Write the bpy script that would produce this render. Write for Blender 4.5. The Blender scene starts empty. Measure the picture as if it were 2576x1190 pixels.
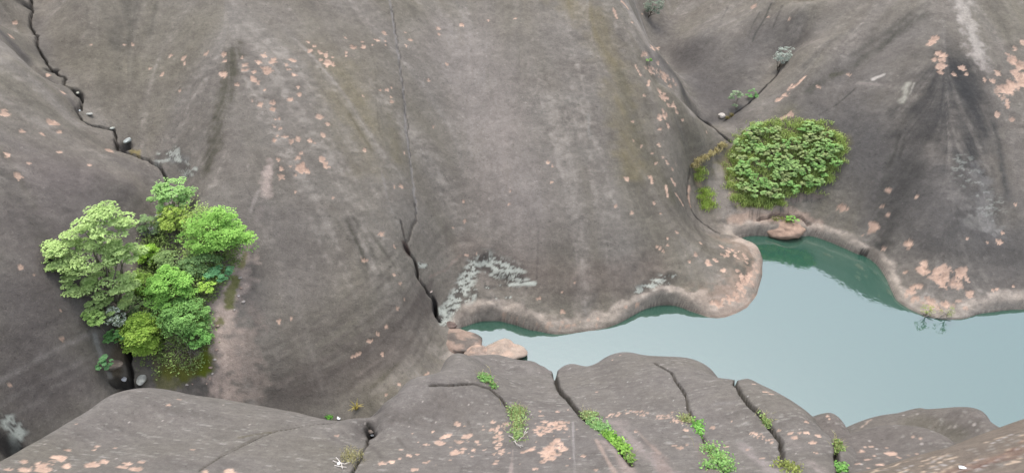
import bpy, math, random, time
import numpy as np
from mathutils import Vector
T0 = time.time()
R = math.radians
scene = bpy.context.scene
col = scene.collection

# ------------------------------------------------------------------ camera
CAM_H, PITCH, FOC = 30.0, 36.0, 1874.0      # metres, degrees down, focal length on a 2576 px wide frame
cam_d = bpy.data.cameras.new('camera')
cam = bpy.data.objects.new('camera', cam_d); col.objects.link(cam)
cam.location = (0, 0, CAM_H)
cam.rotation_euler = (R(90 - PITCH), 0, 0)
cam_d.sensor_width = 36.0
cam_d.lens = 36.0 * FOC / 2576.0
cam_d.clip_end = 2000
cam_d.clip_start = 0.1
scene.camera = cam

# ------------------------------------------------------------------ overcast sky and soft sun
SUN_EL, SUN_ROT = 74.0, 352.0
world = bpy.data.worlds.new('World'); scene.world = world; world.use_nodes = True
nt = world.node_tree; nt.nodes.clear()
sky = nt.nodes.new('ShaderNodeTexSky'); sky.sky_type = 'NISHITA'; sky.sun_disc = False
sky.sun_elevation = R(SUN_EL); sky.sun_rotation = R(SUN_ROT)
sky.air_density = 1.0; sky.dust_density = 4.0; sky.ozone_density = 1.0; sky.altitude = 300
hsv = nt.nodes.new('ShaderNodeHueSaturation'); hsv.inputs['Saturation'].default_value = 0.50
bg = nt.nodes.new('ShaderNodeBackground'); bg.inputs['Strength'].default_value = 0.15
wo = nt.nodes.new('ShaderNodeOutputWorld')
nt.links.new(sky.outputs[0], hsv.inputs['Color']); nt.links.new(hsv.outputs[0], bg.inputs['Color'])
nt.links.new(bg.outputs[0], wo.inputs['Surface'])
sun_d = bpy.data.lights.new('sun', 'SUN'); sun_d.energy = 0.6; sun_d.angle = R(22); sun_d.color = (1.0, 0.97, 0.93)
sun = bpy.data.objects.new('sun', sun_d); col.objects.link(sun)
_a = R(SUN_ROT); _e = R(SUN_EL)
sdir = Vector((math.sin(_a) * math.cos(_e), math.cos(_a) * math.cos(_e), math.sin(_e)))
sun.rotation_euler = sdir.to_track_quat('Z', 'Y').to_euler()
scene.view_settings.view_transform = 'Standard'; scene.view_settings.look = 'None'
scene.view_settings.gamma = 1.0; scene.view_settings.exposure = 1.45
scene.render.film_transparent = False

# ------------------------------------------------------------------ surveying helpers: where a sight line meets the ground
_c, _s = math.cos(R(PITCH)), math.sin(R(PITCH))
def ray(u, v):
    a = (u - 1288.0) / FOC; b = (595.0 - v) / FOC
    return np.array([a, _c + b * _s, -_s + b * _c])
C0 = np.array([0, 0, CAM_H])
def Pz(u, v, z): d = ray(u, v); return C0 + d * ((z - CAM_H) / d[2])
def Py(u, v, y): d = ray(u, v); return C0 + d * (y / d[1])
def Pd(u, v, D): d = ray(u, v); return C0 + d * (D / np.linalg.norm(d))
def column(u, v0, z0, segs):
    """profile up a rock face: start at height z0, then slopes in degrees between sight lines"""
    p = Pz(u, v0, z0); out = [p]
    for v, sl in segs:
        t = math.tan(R(sl)); d = ray(u, v)
        h0 = math.hypot(p[0], p[1]); hd = math.hypot(d[0], d[1])
        k = (CAM_H - p[2] + t * h0) / (t * hd - d[2])
        p = C0 + d * k; out.append(p)
    return out

# ------------------------------------------------------------------ noise and spline helpers (numpy)
def _hash(ix, iy, seed):
    n = (ix.astype(np.int64) * 374761393 + iy.astype(np.int64) * 668265263 + seed * 982451653) & 0x7fffffff
    n = ((n ^ (n >> 13)) * 1274126177) & 0x7fffffff
    n = ((n ^ (n >> 16)) * 668265263) & 0x7fffffff
    return ((n ^ (n >> 15)) & 0xffff) / 65535.0
def vnoise(x, y, seed=0):
    ix = np.floor(x); iy = np.floor(y); fx = x - ix; fy = y - iy
    fx = fx * fx * (3 - 2 * fx); fy = fy * fy * (3 - 2 * fy)
    a = _hash(ix, iy, seed); b = _hash(ix + 1, iy, seed); c = _hash(ix, iy + 1, seed); d = _hash(ix + 1, iy + 1, seed)
    return (a + (b - a) * fx) * (1 - fy) + (c + (d - c) * fx) * fy
def fbm(x, y, octv=4, seed=0, gain=0.5):
    s = 0; amp = 1; tot = 0
    for o in range(octv):
        s = s + amp * vnoise(x * 2 ** o + 17.3 * o, y * 2 ** o - 9.1 * o, seed + o); tot += amp; amp *= gain
    return s / tot - 0.5                      # about -0.5 .. 0.5
def sstep(a, b, x):
    t = np.clip((x - a) / (b - a), 0, 1); return t * t * (3 - 2 * t)

class Spline:
    """thin plate spline height field through surveyed points"""
    def __init__(self, pts, lam=0.02):
        lam = np.array([p[3] if len(p) > 3 else lam for p in pts]); P = np.array([p[:3] for p in pts], float)
        keep = [0]
        for i in range(1, len(P)):
            if np.min(np.hypot(P[keep, 0] - P[i, 0], P[keep, 1] - P[i, 1])) > 0.08: keep.append(i)
        P = P[keep]; lam = lam[keep]; n = len(P); self.X = P[:, :2]
        d = np.hypot(P[:, None, 0] - P[None, :, 0], P[:, None, 1] - P[None, :, 1])
        K = d * d * np.log(d + 1e-9); K[np.arange(n), np.arange(n)] = lam
        A = np.zeros((n + 3, n + 3)); A[:n, :n] = K; A[:n, n] = 1; A[:n, n + 1:] = self.X; A[n, :n] = 1; A[n + 1:, :n] = self.X.T
        b = np.zeros(n + 3); b[:n] = P[:, 2]
        self.w = np.linalg.solve(A, b)
    def __call__(self, x, y):
        sh = x.shape; x = x.ravel(); y = y.ravel(); z = np.empty_like(x); n = len(self.X)
        for k in range(0, len(x), 40000):
            xs = x[k:k + 40000]; ys = y[k:k + 40000]
            d2 = (xs[:, None] - self.X[None, :, 0]) ** 2 + (ys[:, None] - self.X[None, :, 1]) ** 2
            z[k:k + 40000] = (0.5 * d2 * np.log(d2 + 1e-12)) @ self.w[:n] + self.w[n] + xs * self.w[n + 1] + ys * self.w[n + 2]
        return z.reshape(sh)

class Sheet:
    """a height field on a trapezoid grid: column index from x / halfwidth(y), row index from y"""
    def __init__(self, spl, y0, y1, nr, nc, wa, wb, x0=0.0, coarse=4):
        self.y0, self.y1, self.nr, self.nc, self.wa, self.wb, self.x0 = y0, y1, nr, nc, wa, wb, x0
        y = np.linspace(y0, y1, nr); s = np.linspace(-1, 1, nc)
        self.Y = np.repeat(y[:, None], nc, 1); self.X = x0 + s[None, :] * (wa + wb * self.Y)
        if coarse > 1:                        # evaluate the spline coarsely, then interpolate
            yc = np.linspace(y0, y1, nr // coarse + 1); sc = np.linspace(-1, 1, nc // coarse + 1)
            Yc = np.repeat(yc[:, None], len(sc), 1); Xc = x0 + sc[None, :] * (wa + wb * Yc)
            Zc = spl(Xc, Yc)
            fi = np.linspace(0, len(yc) - 1, nr); fj = np.linspace(0, len(sc) - 1, nc)
            def cub(Z, f, ax):
                n = Z.shape[ax]; i = np.clip(np.floor(f).astype(int), 0, n - 2); t = f - i
                g = lambda k: np.take(Z, np.clip(i + k, 0, n - 1), ax)
                t = t[:, None] if ax == 0 else t[None, :]
                a, b, c, d = g(-1), g(0), g(1), g(2)
                return b + 0.5 * t * (c - a + t * (2 * a - 5 * b + 4 * c - d + t * (3 * (b - c) + d - a)))
            self.Z = cub(cub(Zc, fi, 0), fj, 1)
        else: self.Z = spl(self.X, self.Y)
    def ij(self, x, y):
        i = (y - self.y0) / (self.y1 - self.y0) * (self.nr - 1)
        j = ((x - self.x0) / (self.wa + self.wb * y) + 1) * 0.5 * (self.nc - 1)
        return i, j
    def zat(self, x, y):
        i, j = self.ij(x, y)
        if i < 0 or j < 0 or i > self.nr - 1.001 or j > self.nc - 1.001: return -9.0
        a, b = int(i), int(j); f, g = i - a, j - b; Z = self.Z
        return (Z[a, b] * (1 - f) + Z[a + 1, b] * f) * (1 - g) + (Z[a, b + 1] * (1 - f) + Z[a + 1, b + 1] * f) * g
    def hit(self, u, v, lo=None):
        """first point where the sight line meets this sheet (or None)"""
        d = ray(u, v); d = d / np.linalg.norm(d); D = lo or (self.y0 / d[1]); step = 0.25; prev = D
        while D < 110:
            p = C0 + d * D
            if p[2] < self.zat(p[0], p[1]):
                a, b = prev, D
                for _ in range(12):
                    m = 0.5 * (a + b); q = C0 + d * m
                    if q[2] < self.zat(q[0], q[1]): b = m
                    else: a = m
                return C0 + d * b
            prev = D; D += step
        return None
    def window(self, P, rad):
        """index slices of the grid round plan points P"""
        P = np.atleast_2d(P)
        ys = (P[:, 1].min() - rad, P[:, 1].max() + rad)
        i0 = int(np.clip((ys[0] - self.y0) / (self.y1 - self.y0) * (self.nr - 1), 0, self.nr - 1)); i1 = int(np.clip((ys[1] - self.y0) / (self.y1 - self.y0) * (self.nr - 1) + 2, 0, self.nr))
        js = []
        for y in (max(ys[0], self.y0), min(ys[1], self.y1)):
            for x in (P[:, 0].min() - rad, P[:, 0].max() + rad): js.append(self.ij(x, y)[1])
        j0 = int(np.clip(min(js), 0, self.nc - 1)); j1 = int(np.clip(max(js) + 2, 0, self.nc))
        return slice(i0, i1), slice(j0, j1)
    def dist(self, sl, P, three=True):
        """distance of the grid points in the window to the polyline P, and the arc parameter 0..1"""
        X, Y, Z = self.X[sl], self.Y[sl], self.Z[sl]
        P = np.atleast_2d(P); best = np.full(X.shape, 1e9); par = np.zeros(X.shape)
        if len(P) == 1: P = np.vstack([P, P + 1e-4])
        L = np.r_[0, np.cumsum(np.linalg.norm(np.diff(P[:, :2], axis=0), axis=1))]
        for k in range(len(P) - 1):
            a, b = P[k], P[k + 1]; ab = b - a
            if not three: ab = ab * np.array([1, 1, 0])
            q = (X - a[0]) * ab[0] + (Y - a[1]) * ab[1]
            if three: q = q + (Z - a[2]) * ab[2]
            t = np.clip(q / (ab @ ab), 0, 1)
            d = (X - a[0] - t * ab[0]) ** 2 + (Y - a[1] - t * ab[1]) ** 2
            if three: d = d + (Z - a[2] - t * ab[2]) ** 2
            m = d < best; best[m] = d[m]; par[m] = ((L[k] + t * (L[k + 1] - L[k])) / L[-1])[m]
        return np.sqrt(best), par
# ------------------------------------------------------------------ the far rocks: survey of shorelines, faces and gullies
pts = []
SOFT = 2.5
def soft(P, lam=None): return [np.r_[p, SOFT if lam is None else lam] for p in P]
SHORE = [(1150,826),(1180,817),(1205,808),(1250,806),(1290,815),(1330,828),(1385,838),(1440,835),(1500,828),(1545,818),(1580,800),(1620,777),(1660,766),
 (1700,767),(1740,783),(1780,794),(1805,795),(1840,786),(1875,770),(1898,740),(1913,700),(1917,655),(1908,632),(1880,615),(1850,603),(1842,598),
 (1870,594),(1905,591),(1940,596),(1975,600),(2010,596),(2040,592),(2080,605),(2120,622),(2165,642),(2185,647),(2210,668),(2230,700),
 (2243,730),(2257,757),(2290,778),(2330,797),(2380,804),(2430,803),(2450,793),(2500,783),(2540,778),(2576,777),(2700,775),(2850,770)]
for i, (u, v) in enumerate(SHORE):
    pts.append(np.r_[Pz(u, v, 0.0), .006])
    if i: pts.append(np.r_[Pz((u + SHORE[i-1][0]) / 2, (v + SHORE[i-1][1]) / 2, 0.0), .006])
# the lake floor
for u, v in [(1280,850),(1330,870),(1400,870),(1460,862),(1520,855),(1570,845),(1620,815),(1660,800),(1720,810),(1800,835),(1870,820),(1925,770),(1945,700),(1950,650),(1925,625),(1960,622),(2060,625),(2130,650),(2170,675),(2200,720),(2215,760),(2260,800),(2330,830),(2400,840),(2470,825),(2540,812),(2700,815),(2850,815)]:
    p = Pz(u, v, 0); pts.append(np.array([p[0], p[1], -.5, .2]))
for u, v in [(1420,920),(1600,900),(1750,880),(1900,880),(2050,760),(2000,700),(2150,860),(2300,950),(2450,900),(2600,900),(1900,960),(2150,1000),(2500,1020),(2750,950),(2300,1120),(1800,1050),(1550,1000)]:
    p = Pz(u, v, 0); pts.append(np.array([p[0], p[1], -2.4, .3]))
# spit with the two pale knobs west of the pool
for u, v, z in [(1150,850,.25),(1120,880,.5),(1180,880,.0),(1120,920,.5),(1190,920,-.1),(1300,930,-1.2),(1235,835,-.4),(1270,836,-.5),(1330,905,-1.4),(1260,905,-1.0),(1200,960,-.3),(1100,980,.6),(1000,1040,1.0)]: p = Pz(u, v, max(z, 0)); pts.append(np.array([p[0], p[1], z, .3]))
# channel behind the front rocks and the gully with the trees
GUL = [(940,1075,.6),(850,1062,.8),(700,1050,1.2),(520,1030,2.0),(330,985,3.0),(322,930,3.9),(330,860,4.7),(345,760,5.7),(370,660,6.7),(400,560,7.6),(424,470,8.6),(400,420,9.4),(345,385,9.9),(290,365,10.3),(285,325,10.8),(215,305,11.3),(195,260,11.9),(160,200,12.6),(110,140,13.3),(95,80,14.0),(70,0,14.9),(40,-120,16.2)]
for u, v, z in GUL: pts.append(np.r_[Pz(u, v, z), .3])
# trees stand on a low bank between the gully and the left dome
for u, v, z in [(470,900,4.6),(475,800,5.9),(480,700,7.0),(490,600,8.0),(500,500,9.2)]: pts.append(np.r_[Pz(u, v, z), .8])
# left rock
for u, v, z in [(0,1165,5.5),(60,1130,5.0),(160,1060,4.5),(250,1010,4.0),(0,1000,7.2),(120,940,6.3),(230,900,5.4),(0,800,9.2),(120,760,8.3),(230,740,7.4),(0,600,10.9),(130,580,10.0),(260,560,9.0),(340,490,9.2),(0,400,12.7),(130,390,11.7),(240,390,10.8),(0,250,14.0),(100,260,13.1),(180,300,11.9),(-150,1000,9.2),(-150,700,11.6),(-150,400,14.0),(-150,200,15.4),(0,120,15.2),(60,165,14.3),(130,225,13.1),(-150,1200,7.0)]:
    pts.append(Pz(u, v, z))
# behind its crest line the next rock
for u, v, z in [(0,60,15.1),(0,-60,16.5),(50,80,14.5),(-150,-50,18.0),(-150,80,16.6),(-20,95,14.2),(80,140,13.6)]: pts.append(Pz(u, v, z))
# the two middle domes: distance (y, metres) to the face on a net of sight lines, rows from high to low
def net(u, v0, z0, rows, lam=1.2):
    pts.extend(soft(column(u, v0, z0, [(v, math.degrees(math.atan(t))) for v, t in rows])[1:], lam))
TOP = [(300, .67), (200, .62), (100, .57), (0, .52), (-100, .47)]
for u, dv in [(224, 0), (336, 0), (448, 0)]:
    net(u, {224: 290, 336: 370, 448: 455}[u], {224: 11.45, 336: 10.1, 448: 9.1}[u], [r for r in [(400, .7)] + TOP if r[0] < {224: 250, 336: 320, 448: 420}[u]])
for u, z0, lo, k in [(560, 3.1, (1.00, .93, .86, .79, .73, .67), .92), (672, 2.4, (1.00, .93, .85, .78, .72, .66), .90), (784, 1.9, (.98, .91, .83, .76, .70, .64), .88),
                     (896, 1.4, (.95, .87, .79, .72, .66, .61), .86), (1008, .8, (.92, .83, .74, .67, .61, .57), .85)]:
    net(u, 1000, z0, list(zip((900, 800, 700, 600, 500, 400), lo)) + [(v, t * k) for v, t in TOP])
# middle right dome
for u, v0 in [(1120, 812), (1232, 806), (1344, 831), (1456, 833), (1568, 806)]:
    k = {1120: 1.0, 1232: 1.34, 1344: 1.12, 1456: .98, 1568: 1.14}[u]
    net(u, v0, 0.0 if u > 1130 else .6, [(700, .86 * k), (600, .88 * (1 + k) / 2), (500, .80), (400, .72)] + [(v, t * (1.06 if u < 1300 else 1.02)) for v, t in TOP])
for u, v, y in [
  (1780,700,35.3),(1780,640,37.2),(1780,600,38.8),(1860,735,34.8),(1860,680,36.5),(1860,640,38.2)]: pts.append(np.r_[Py(u, v, y), .8])
net(1635, 771, 0, [(700, 1.15), (600, .92), (500, .76), (400, .68), (300, .64), (200, .56)])
net(1690, 766, 0, [(700, 1.1), (600, .88), (500, .72), (400, .66), (300, .6)])
# its crest and the flank that falls away to the side gully
CREST = [(1540,-60,57.5),(1585,10,56.6),(1622,95,53.0),(1655,135,51.4),(1698,185,49.6),(1722,240,48.6),(1757,290,47.8),(1790,318,47.6),(1822,342,47.4)]
for u, v, y in CREST: pts.append(Py(u, v, y))
for u, v, y in CREST[:7]:
    p = Py(u, v, y); pts.append(p + np.array([1.6, 1.5, -2.3 if v < 250 else -1.5]))
for u, v, y in [(1622,120,60.0),(1640,150,58.0),(1705,190,54.0),(1735,245,52.0),(1768,290,50.4),(1800,312,49.4),(1600,30,63.0),(1590,-40,66.0)]: pts.append(Py(u, v, y))
for u, v, z in [(1835,352,4.1),(1790,395,3.7),(1745,440,3.2),(1735,490,2.5),(1755,545,1.6),(1800,582,.6)]: pts.append(Pz(u, v, z))   # gully floor
for u, v, z in [(1700,470,4.6),(1715,400,5.0),(1770,350,5.3),(1725,540,2.6),(1790,600,.95),(1850,630,.8),(1890,650,.6)]: pts.append(Pz(u, v, z))
# face behind the side gully
for u, v, y in [(1650,60,64.0),(1700,0,67.0),(1750,100,59.5),(1800,0,64.0),(1800,200,54.5),(1850,100,57.5),(1900,0,61.5),(1850,220,52.8),(1880,170,54.0),(1950,80,56.8),(2030,0,59.5),(1830,290,49.9),(1750,-110,70),(1900,-110,67),(2050,-110,65.5),(1750,200,55)]: pts.append(Py(u, v, y))
# crack between it and the right rock
for u, v, y in [(1850,310,49.0),(1885,255,50.6),(1920,215,52.0),(1955,180,53.2),(2000,130,54.9)]: pts.append(Py(u, v, y))
# right rock with the shrub knoll
net(1904, 588, 0, [(500, 1.3), (400, .9), (300, .62)])
net(2016, 592, 0, [(500, 1.5), (400, 1.1), (300, .82), (200, .66), (100, .57), (0, .50), (-100, .45)])
net(2128, 626, 0, [(500, 1.2), (400, 1.02), (300, .82), (200, .67), (100, .57), (0, .50), (-100, .45)])
net(2240, 722, 0, [(600, .62), (500, .85), (400, .9), (300, .78), (200, .67), (100, .57), (0, .50), (-100, .45)])
for u, v0 in [(2352, 800), (2464, 790), (2576, 777), (2700, 775), (2850, 770)]:
    net(u, v0, 0, [(700, .80), (600, .82), (500, .80), (400, .76), (300, .70), (200, .63), (100, .56), (0, .50), (-100, .45)])
pts += soft(column(1830, 585, 0.3, [(560, 28), (520, 55), (460, 30), (400, 22)])[1:])
pts += soft(column(1890, 582, 0.4, [(555, 25), (520, 66), (470, 55), (400, 30), (330, 24), (280, 30)])[1:])
# hills go on behind, out of frame
for x in range(-60, 61, 15): pts.append(np.array([x, 82.0, 24 if x < 20 else 21.0]))
far = Sheet(Spline(pts, 0.01), 15.0, 72.0, 830, 1120, 15.5, 0.56, 0.0, 5)
def blur(Z, n, times=3):
    for _ in range(times):
        for ax in (0, 1):
            pad = [(0, 0), (0, 0)]; pad[ax] = (n + 1, n)
            Cs = np.cumsum(np.pad(Z, pad, mode='edge'), axis=ax)
            Z = (np.take(Cs, np.arange(2 * n + 1, Cs.shape[ax]), ax) - np.take(Cs, np.arange(0, Cs.shape[ax] - 2 * n - 1), ax)) / (2 * n + 1)
    return Z
far.Z = blur(far.Z, 3)

# ------------------------------------------------------------------ the front rocks the viewer looks over
def fd(v): return float(np.interp(v, [880, 960, 1050, 1190, 1330], [21.6, 18.8, 16.8, 14.5, 12.9]))
SKIP = {(1075,962),(1092,955),(1110,935),(1040,966),(918,1062),(932,1052)}
def backs(sil, k=1.0, drops=((0.5,-.75),(1.4,-2.4),(3.2,-6.5),(6.5,-15))):
    out = []
    for i, (u, v, D) in enumerate(sil):
        a = sil[max(i - 1, 0)]; b = sil[min(i + 1, len(sil) - 1)]
        n = np.array([b[1] - a[1], b[0] - a[0]], float); n /= np.linalg.norm(n)      # outward: right when falling, away when level
        p = Pd(u, v, D)
        if (u, v) in SKIP: continue
        for h, dz in drops: out.append(np.r_[p + np.array([n[0] * h, abs(n[1]) * h, dz * k]), .05 if h < 1 else .4])
    return out
sil = [(-150,1220,0),(-60,1190,0),(0,1166,0),(50,1140,0),(100,1112,0),(150,1080,0),(200,1050,0),(250,1020,0),(300,1000,0),(360,984,0),(400,980,0),(470,992,0),(550,1003,0),(650,1020,0),(750,1040,0),(820,1056,0),(860,1060,0)]
sil = [(u, v, fd(v) * 1.03) for u, v, _ in sil]
silB = [(885,1053),(905,1052),(918,1062)]
sil += [(u, v, fd(v) * 1.0) for u, v in silB]
silC = [(932,1052),(960,1022),(1000,990),(1040,966),(1075,962)]
sil += [(u, v, fd(v)) for u, v in silC]
silD = [(1092,955),(1110,935),(1150,912),(1200,895),(1250,892),(1290,901),(1320,907),(1350,912),(1375,925),(1393,938),(1412,922),(1440,916),(1475,922),(1500,914),(1530,896),(1565,888),(1600,892),(1640,902),(1700,905),(1740,908),(1790,930),(1830,955),(1850,955),(1880,951),(1910,964),(1960,994),(2010,1022),(2050,1052),(2085,1090)]
sil += [(u, v, fd(v) * (1 + .03 * min(1, (u - 1075) / 200))) for u, v in silD]
fp = [Pd(u, v, D) for u, v, D in sil] + backs(sil)
for u in range(-150, 2100, 110):
    for v in (1070, 1130, 1190, 1270):
        top = np.interp(u, [s[0] for s in sil], [s[1] for s in sil])
        if v > top + 35: fp.append(Pd(u, v, fd(v)))
for v in (1110, 1150, 1190, 1270):
    fp.append(Pd(2115 + (v - 1110) * .1, v, fd(v) * 1.02)); fp.append(Pd(2190, v, fd(v) * 1.10)); fp.append(Pd(2330, v + 40, fd(v) * 1.2))
for u, v, k in [(935,1090,1.035),(925,1120,1.02),(1240,935,1.02)]: fp.append(Pd(u, v, fd(v) * k))
front = Sheet(Spline(fp, 0.003), 5.0, 23.0, 440, 930, 9.0, 0.42, 0.0, 4)
front.Z = np.maximum(front.Z, -3.0)

def knob(sil, inner, y0, y1, x0, w, n=150, lam=0.002, drops=((0.4,-.65),(1.2,-2.4),(3.0,-7),(6.0,-15))):
    p = [Pd(u, v, D) for u, v, D in sil] + backs(sil, 1.0, drops) + [Pd(u, v, D) for u, v, D in inner]
    s = Sheet(Spline(p, lam), y0, y1, n, n, w, 0.0, x0, 1); s.Z = np.maximum(s.Z, -3.0); return s
def around(sil): P = np.array([Pd(*q) for q in sil]); return P[:, 1].min(), P[:, 1].max(), P[:, 0].min(), P[:, 0].max()
S3 = [(2030,1085,18.6),(2050,1052,19.0),(2068,1041,19.2),(2090,1037,19.3),(2112,1050,19.1),(2130,1075,18.9),(2145,1096,18.6)]
S4 = [(2135,1105,20.6),(2155,1082,22.2),(2185,1056,23.2),(2225,1043,23.8),(2262,1038,24.0),(2300,1029,24.2),(2318,1026,24.3),(2342,1036,24.2),(2385,1042,24.0),(2440,1052,23.6),(2490,1073,23.0),(2530,1092,22.0),(2570,1115,21.0)]
S5 = [(2110,1120,16.8),(2130,1098,17.2),(2180,1080,17.6),(2235,1069,17.9),(2290,1077,17.9),(2350,1098,17.6),(2410,1125,17.0),(2470,1150,16.2)]
S6 = [(2080,1205,13.6),(2180,1183,13.9),(2270,1164,14.1),(2340,1142,14.3),(2400,1124,14.5),(2460,1110,14.6),(2520,1090,14.8),(2576,1067,15.0),(2660,1035,15.2),(2760,1005,15.4)]
def mk(S, inner, marg=3.0):
    y0, y1, xa, xb = around(S); return knob(S, inner, y0 - marg, y1 + 5, (xa + xb) / 2, (xb - xa) / 2 + 2.5)
k3 = mk(S3, [(2060,1110,18.0),(2090,1080,18.5),(2100,1120,17.8),(2130,1130,17.5)])
k4 = mk(S4, [(2200,1110,21.5),(2280,1080,22.6),(2350,1090,22.3),(2420,1110,21.6),(2300,1140,20.5),(2450,1150,20.0),(2200,1160,19.5)])
k5 = mk(S5, [(2150,1150,16.0),(2220,1110,16.9),(2220,1160,15.6),(2300,1130,16.2),(2330,1170,15.2),(2150,1200,14.6),(2400,1170,15.4),(2250,1230,14.0),(2380,1230,14.0)])
k6 = mk(S6, [(2250,1200,13.0),(2400,1165,13.4),(2500,1140,13.6),(2600,1110,13.8),(2576,1170,12.7),(2400,1210,12.4),(2650,1200,12.2),(2250,1260,11.9),(2500,1260,11.6),(2720,1100,13.6)])
# ------------------------------------------------------------------ rock colours (albedo) and weathering, laid on the sheets in world space
KA = 0.62
def S(r, g, b, k=KA):
    f = lambda c: ((c / 255 + 0.055) / 1.055) ** 2.4 if c > 10 else c / 255 / 12.92
    return np.array([f(r) * k, f(g) * k, f(b) * k])
PEACH, PALE, BAND, LICHEN = S(214, 182, 160), S(192, 182, 172), S(172, 154, 143), S(200, 204, 192)
OLIVE, DARK, BROWN, PINK, MOSS = S(108, 101, 84), S(80, 78, 74), S(99, 91, 85), S(165, 146, 136), S(96, 104, 40)
rng = np.random.default_rng(7)

def grads(sh, Z):
    s = np.linspace(-1, 1, sh.nc)[None, :]; w = sh.wa + sh.wb * sh.Y
    Zi, Zj = np.gradient(Z); dy = (sh.y1 - sh.y0) / (sh.nr - 1); ds = 2 / (sh.nc - 1)
    Zs = Zj / ds
    return Zs / w, Zi / dy - Zs * s * sh.wb / w
def lic(sh, Z, cell, steps, seed, stride=1.0):
    """noise smeared along the fall line: rain and algae streaks"""
    gx, gy = grads(sh, Z); n = np.hypot(gx, gy) + 1e-6; vx, vy = -gx / n, -gy / n
    s = np.linspace(-1, 1, sh.nc)[None, :]; w = sh.wa + sh.wb * sh.Y
    dy = (sh.y1 - sh.y0) / (sh.nr - 1); ds = 2 / (sh.nc - 1)
    L = dy * stride
    di = (vy / dy * L).astype(np.float32); dj = ((vx - s * sh.wb * vy) / (ds * w) * L).astype(np.float32)
    N = vnoise(sh.X / cell, sh.Y / cell, seed).astype(np.float32)
    I, J = np.meshgrid(np.arange(sh.nr, dtype=np.float32), np.arange(sh.nc, dtype=np.float32), indexing='ij')
    acc = N.copy()
    for sg in (1, -1):
        pi, pj = I.copy(), J.copy()
        for _ in range(steps):
            a = np.clip(pi + .5, 0, sh.nr - 1).astype(np.int32); b = np.clip(pj + .5, 0, sh.nc - 1).astype(np.int32)
            k = a * sh.nc + b
            pi += sg * di.ravel()[k]; pj += sg * dj.ravel()[k]; acc += N.ravel()[k]
    acc /= (2 * steps + 1); return (acc - acc.mean()) / (acc.std() + 1e-6)      # unit variance

def mix(sh, sl, c, m): sh.A[sl] += (np.asarray(c) - sh.A[sl]) * m[..., None]
def survey(sh, P):
    out = [sh.hit(u, v) for u, v in P]; return np.array([p for p in out if p is not None])
def stroke(sh, P, wpx, c, k=1.0, soft=.6, rag=.5, grain=None, streaky=0.0, dz=0.0, seed=0, zr=1.0):
    """a stain along a surveyed line: half width in frame px turned to metres at that distance"""
    Q = survey(sh, P)
    if not len(Q): return
    w = wpx * np.linalg.norm(Q - C0, axis=1).mean() / FOC
    sl = sh.window(Q, w * 1.7); d, t = sh.dist(sl, Q)
    if not d.size: return
    g = grain or w * .8
    n = fbm(sh.X[sl] / g + seed * 3.7, (sh.Y[sl] + sh.Z[sl]) / g, 4, 11 + seed)
    m = sstep(1.0, 1.0 - soft, d / w / zr + n * rag * 2) * k
    if streaky: m = m * np.clip(.8 + streaky * sh.streak[sl], 0, 1.2)
    mix(sh, sl, c, np.clip(m, 0, 1))
    if dz: sh.Z[sl] -= dz * np.clip(m, 0, 1)
    sh.changed = True
def flakes(sh, L, c=PEACH, k=.95, dz=.045, seed=0, big=1.3):
    """spots where the dark rind has spalled off and fresh sandstone shows, a little recessed"""
    for i, (u, v, r) in enumerate(L):
        p = sh.hit(u, v)
        if p is None: continue
        w = big * r * np.linalg.norm(p - C0) / FOC; sl = sh.window(p, w * 1.9)
        if sl[0].stop - sl[0].start < 1 or sl[1].stop - sl[1].start < 1: continue
        X, Y, Z = sh.X[sl], sh.Y[sl], sh.Z[sl]
        a = rng.uniform(0, 3.14); el = rng.uniform(.55, 1.0)
        dx, dyz = (X - p[0]), np.sign(Y - p[1]) * np.hypot(Y - p[1], Z - p[2])
        q = np.hypot((dx * math.cos(a) + dyz * math.sin(a)), (-dx * math.sin(a) + dyz * math.cos(a)) / el)
        n = fbm(X / (w * .55) + i * 5.1, (Y + Z) / (w * .55), 3, 40 + seed)
        m = sstep(1.0, .78, q / w + n * 1.4) * k * rng.uniform(.78, 1.0)
        tint = 1 + .5 * fbm(X / .15, (Y + Z) / .15, 3, 5) + rng.uniform(-.18, .08)
        sh.A[sl] += (c * tint[..., None] - sh.A[sl]) * m[..., None]
        sh.Z[sl] -= dz * m
def cluster(sh, P, wpx, k=.9, n=None, seed=0, c=None, dz=.03, r0=.16, r1=.5):
    r = np.random.default_rng(500 + seed); P = np.array(P, float); L = np.linalg.norm(np.diff(P, axis=0), axis=1).sum() if len(P) > 1 else 1.0
    n = n or int(9 + 1.5 * L / wpx * 2.2); out = []; cum = np.r_[0, np.cumsum(np.linalg.norm(np.diff(P, axis=0), axis=1))]
    for _ in range(n):
        t = r.random() * cum[-1]; u, v = np.interp(t, cum, P[:, 0]), np.interp(t, cum, P[:, 1]); a = r.uniform(0, 6.28); q = wpx * math.sqrt(r.random())
        out.append((u + q * math.cos(a), v + q * math.sin(a) * .8, wpx * r.uniform(r0, r1)))
    flakes(sh, out, PEACH if c is None else c, k, dz, seed)
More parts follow.
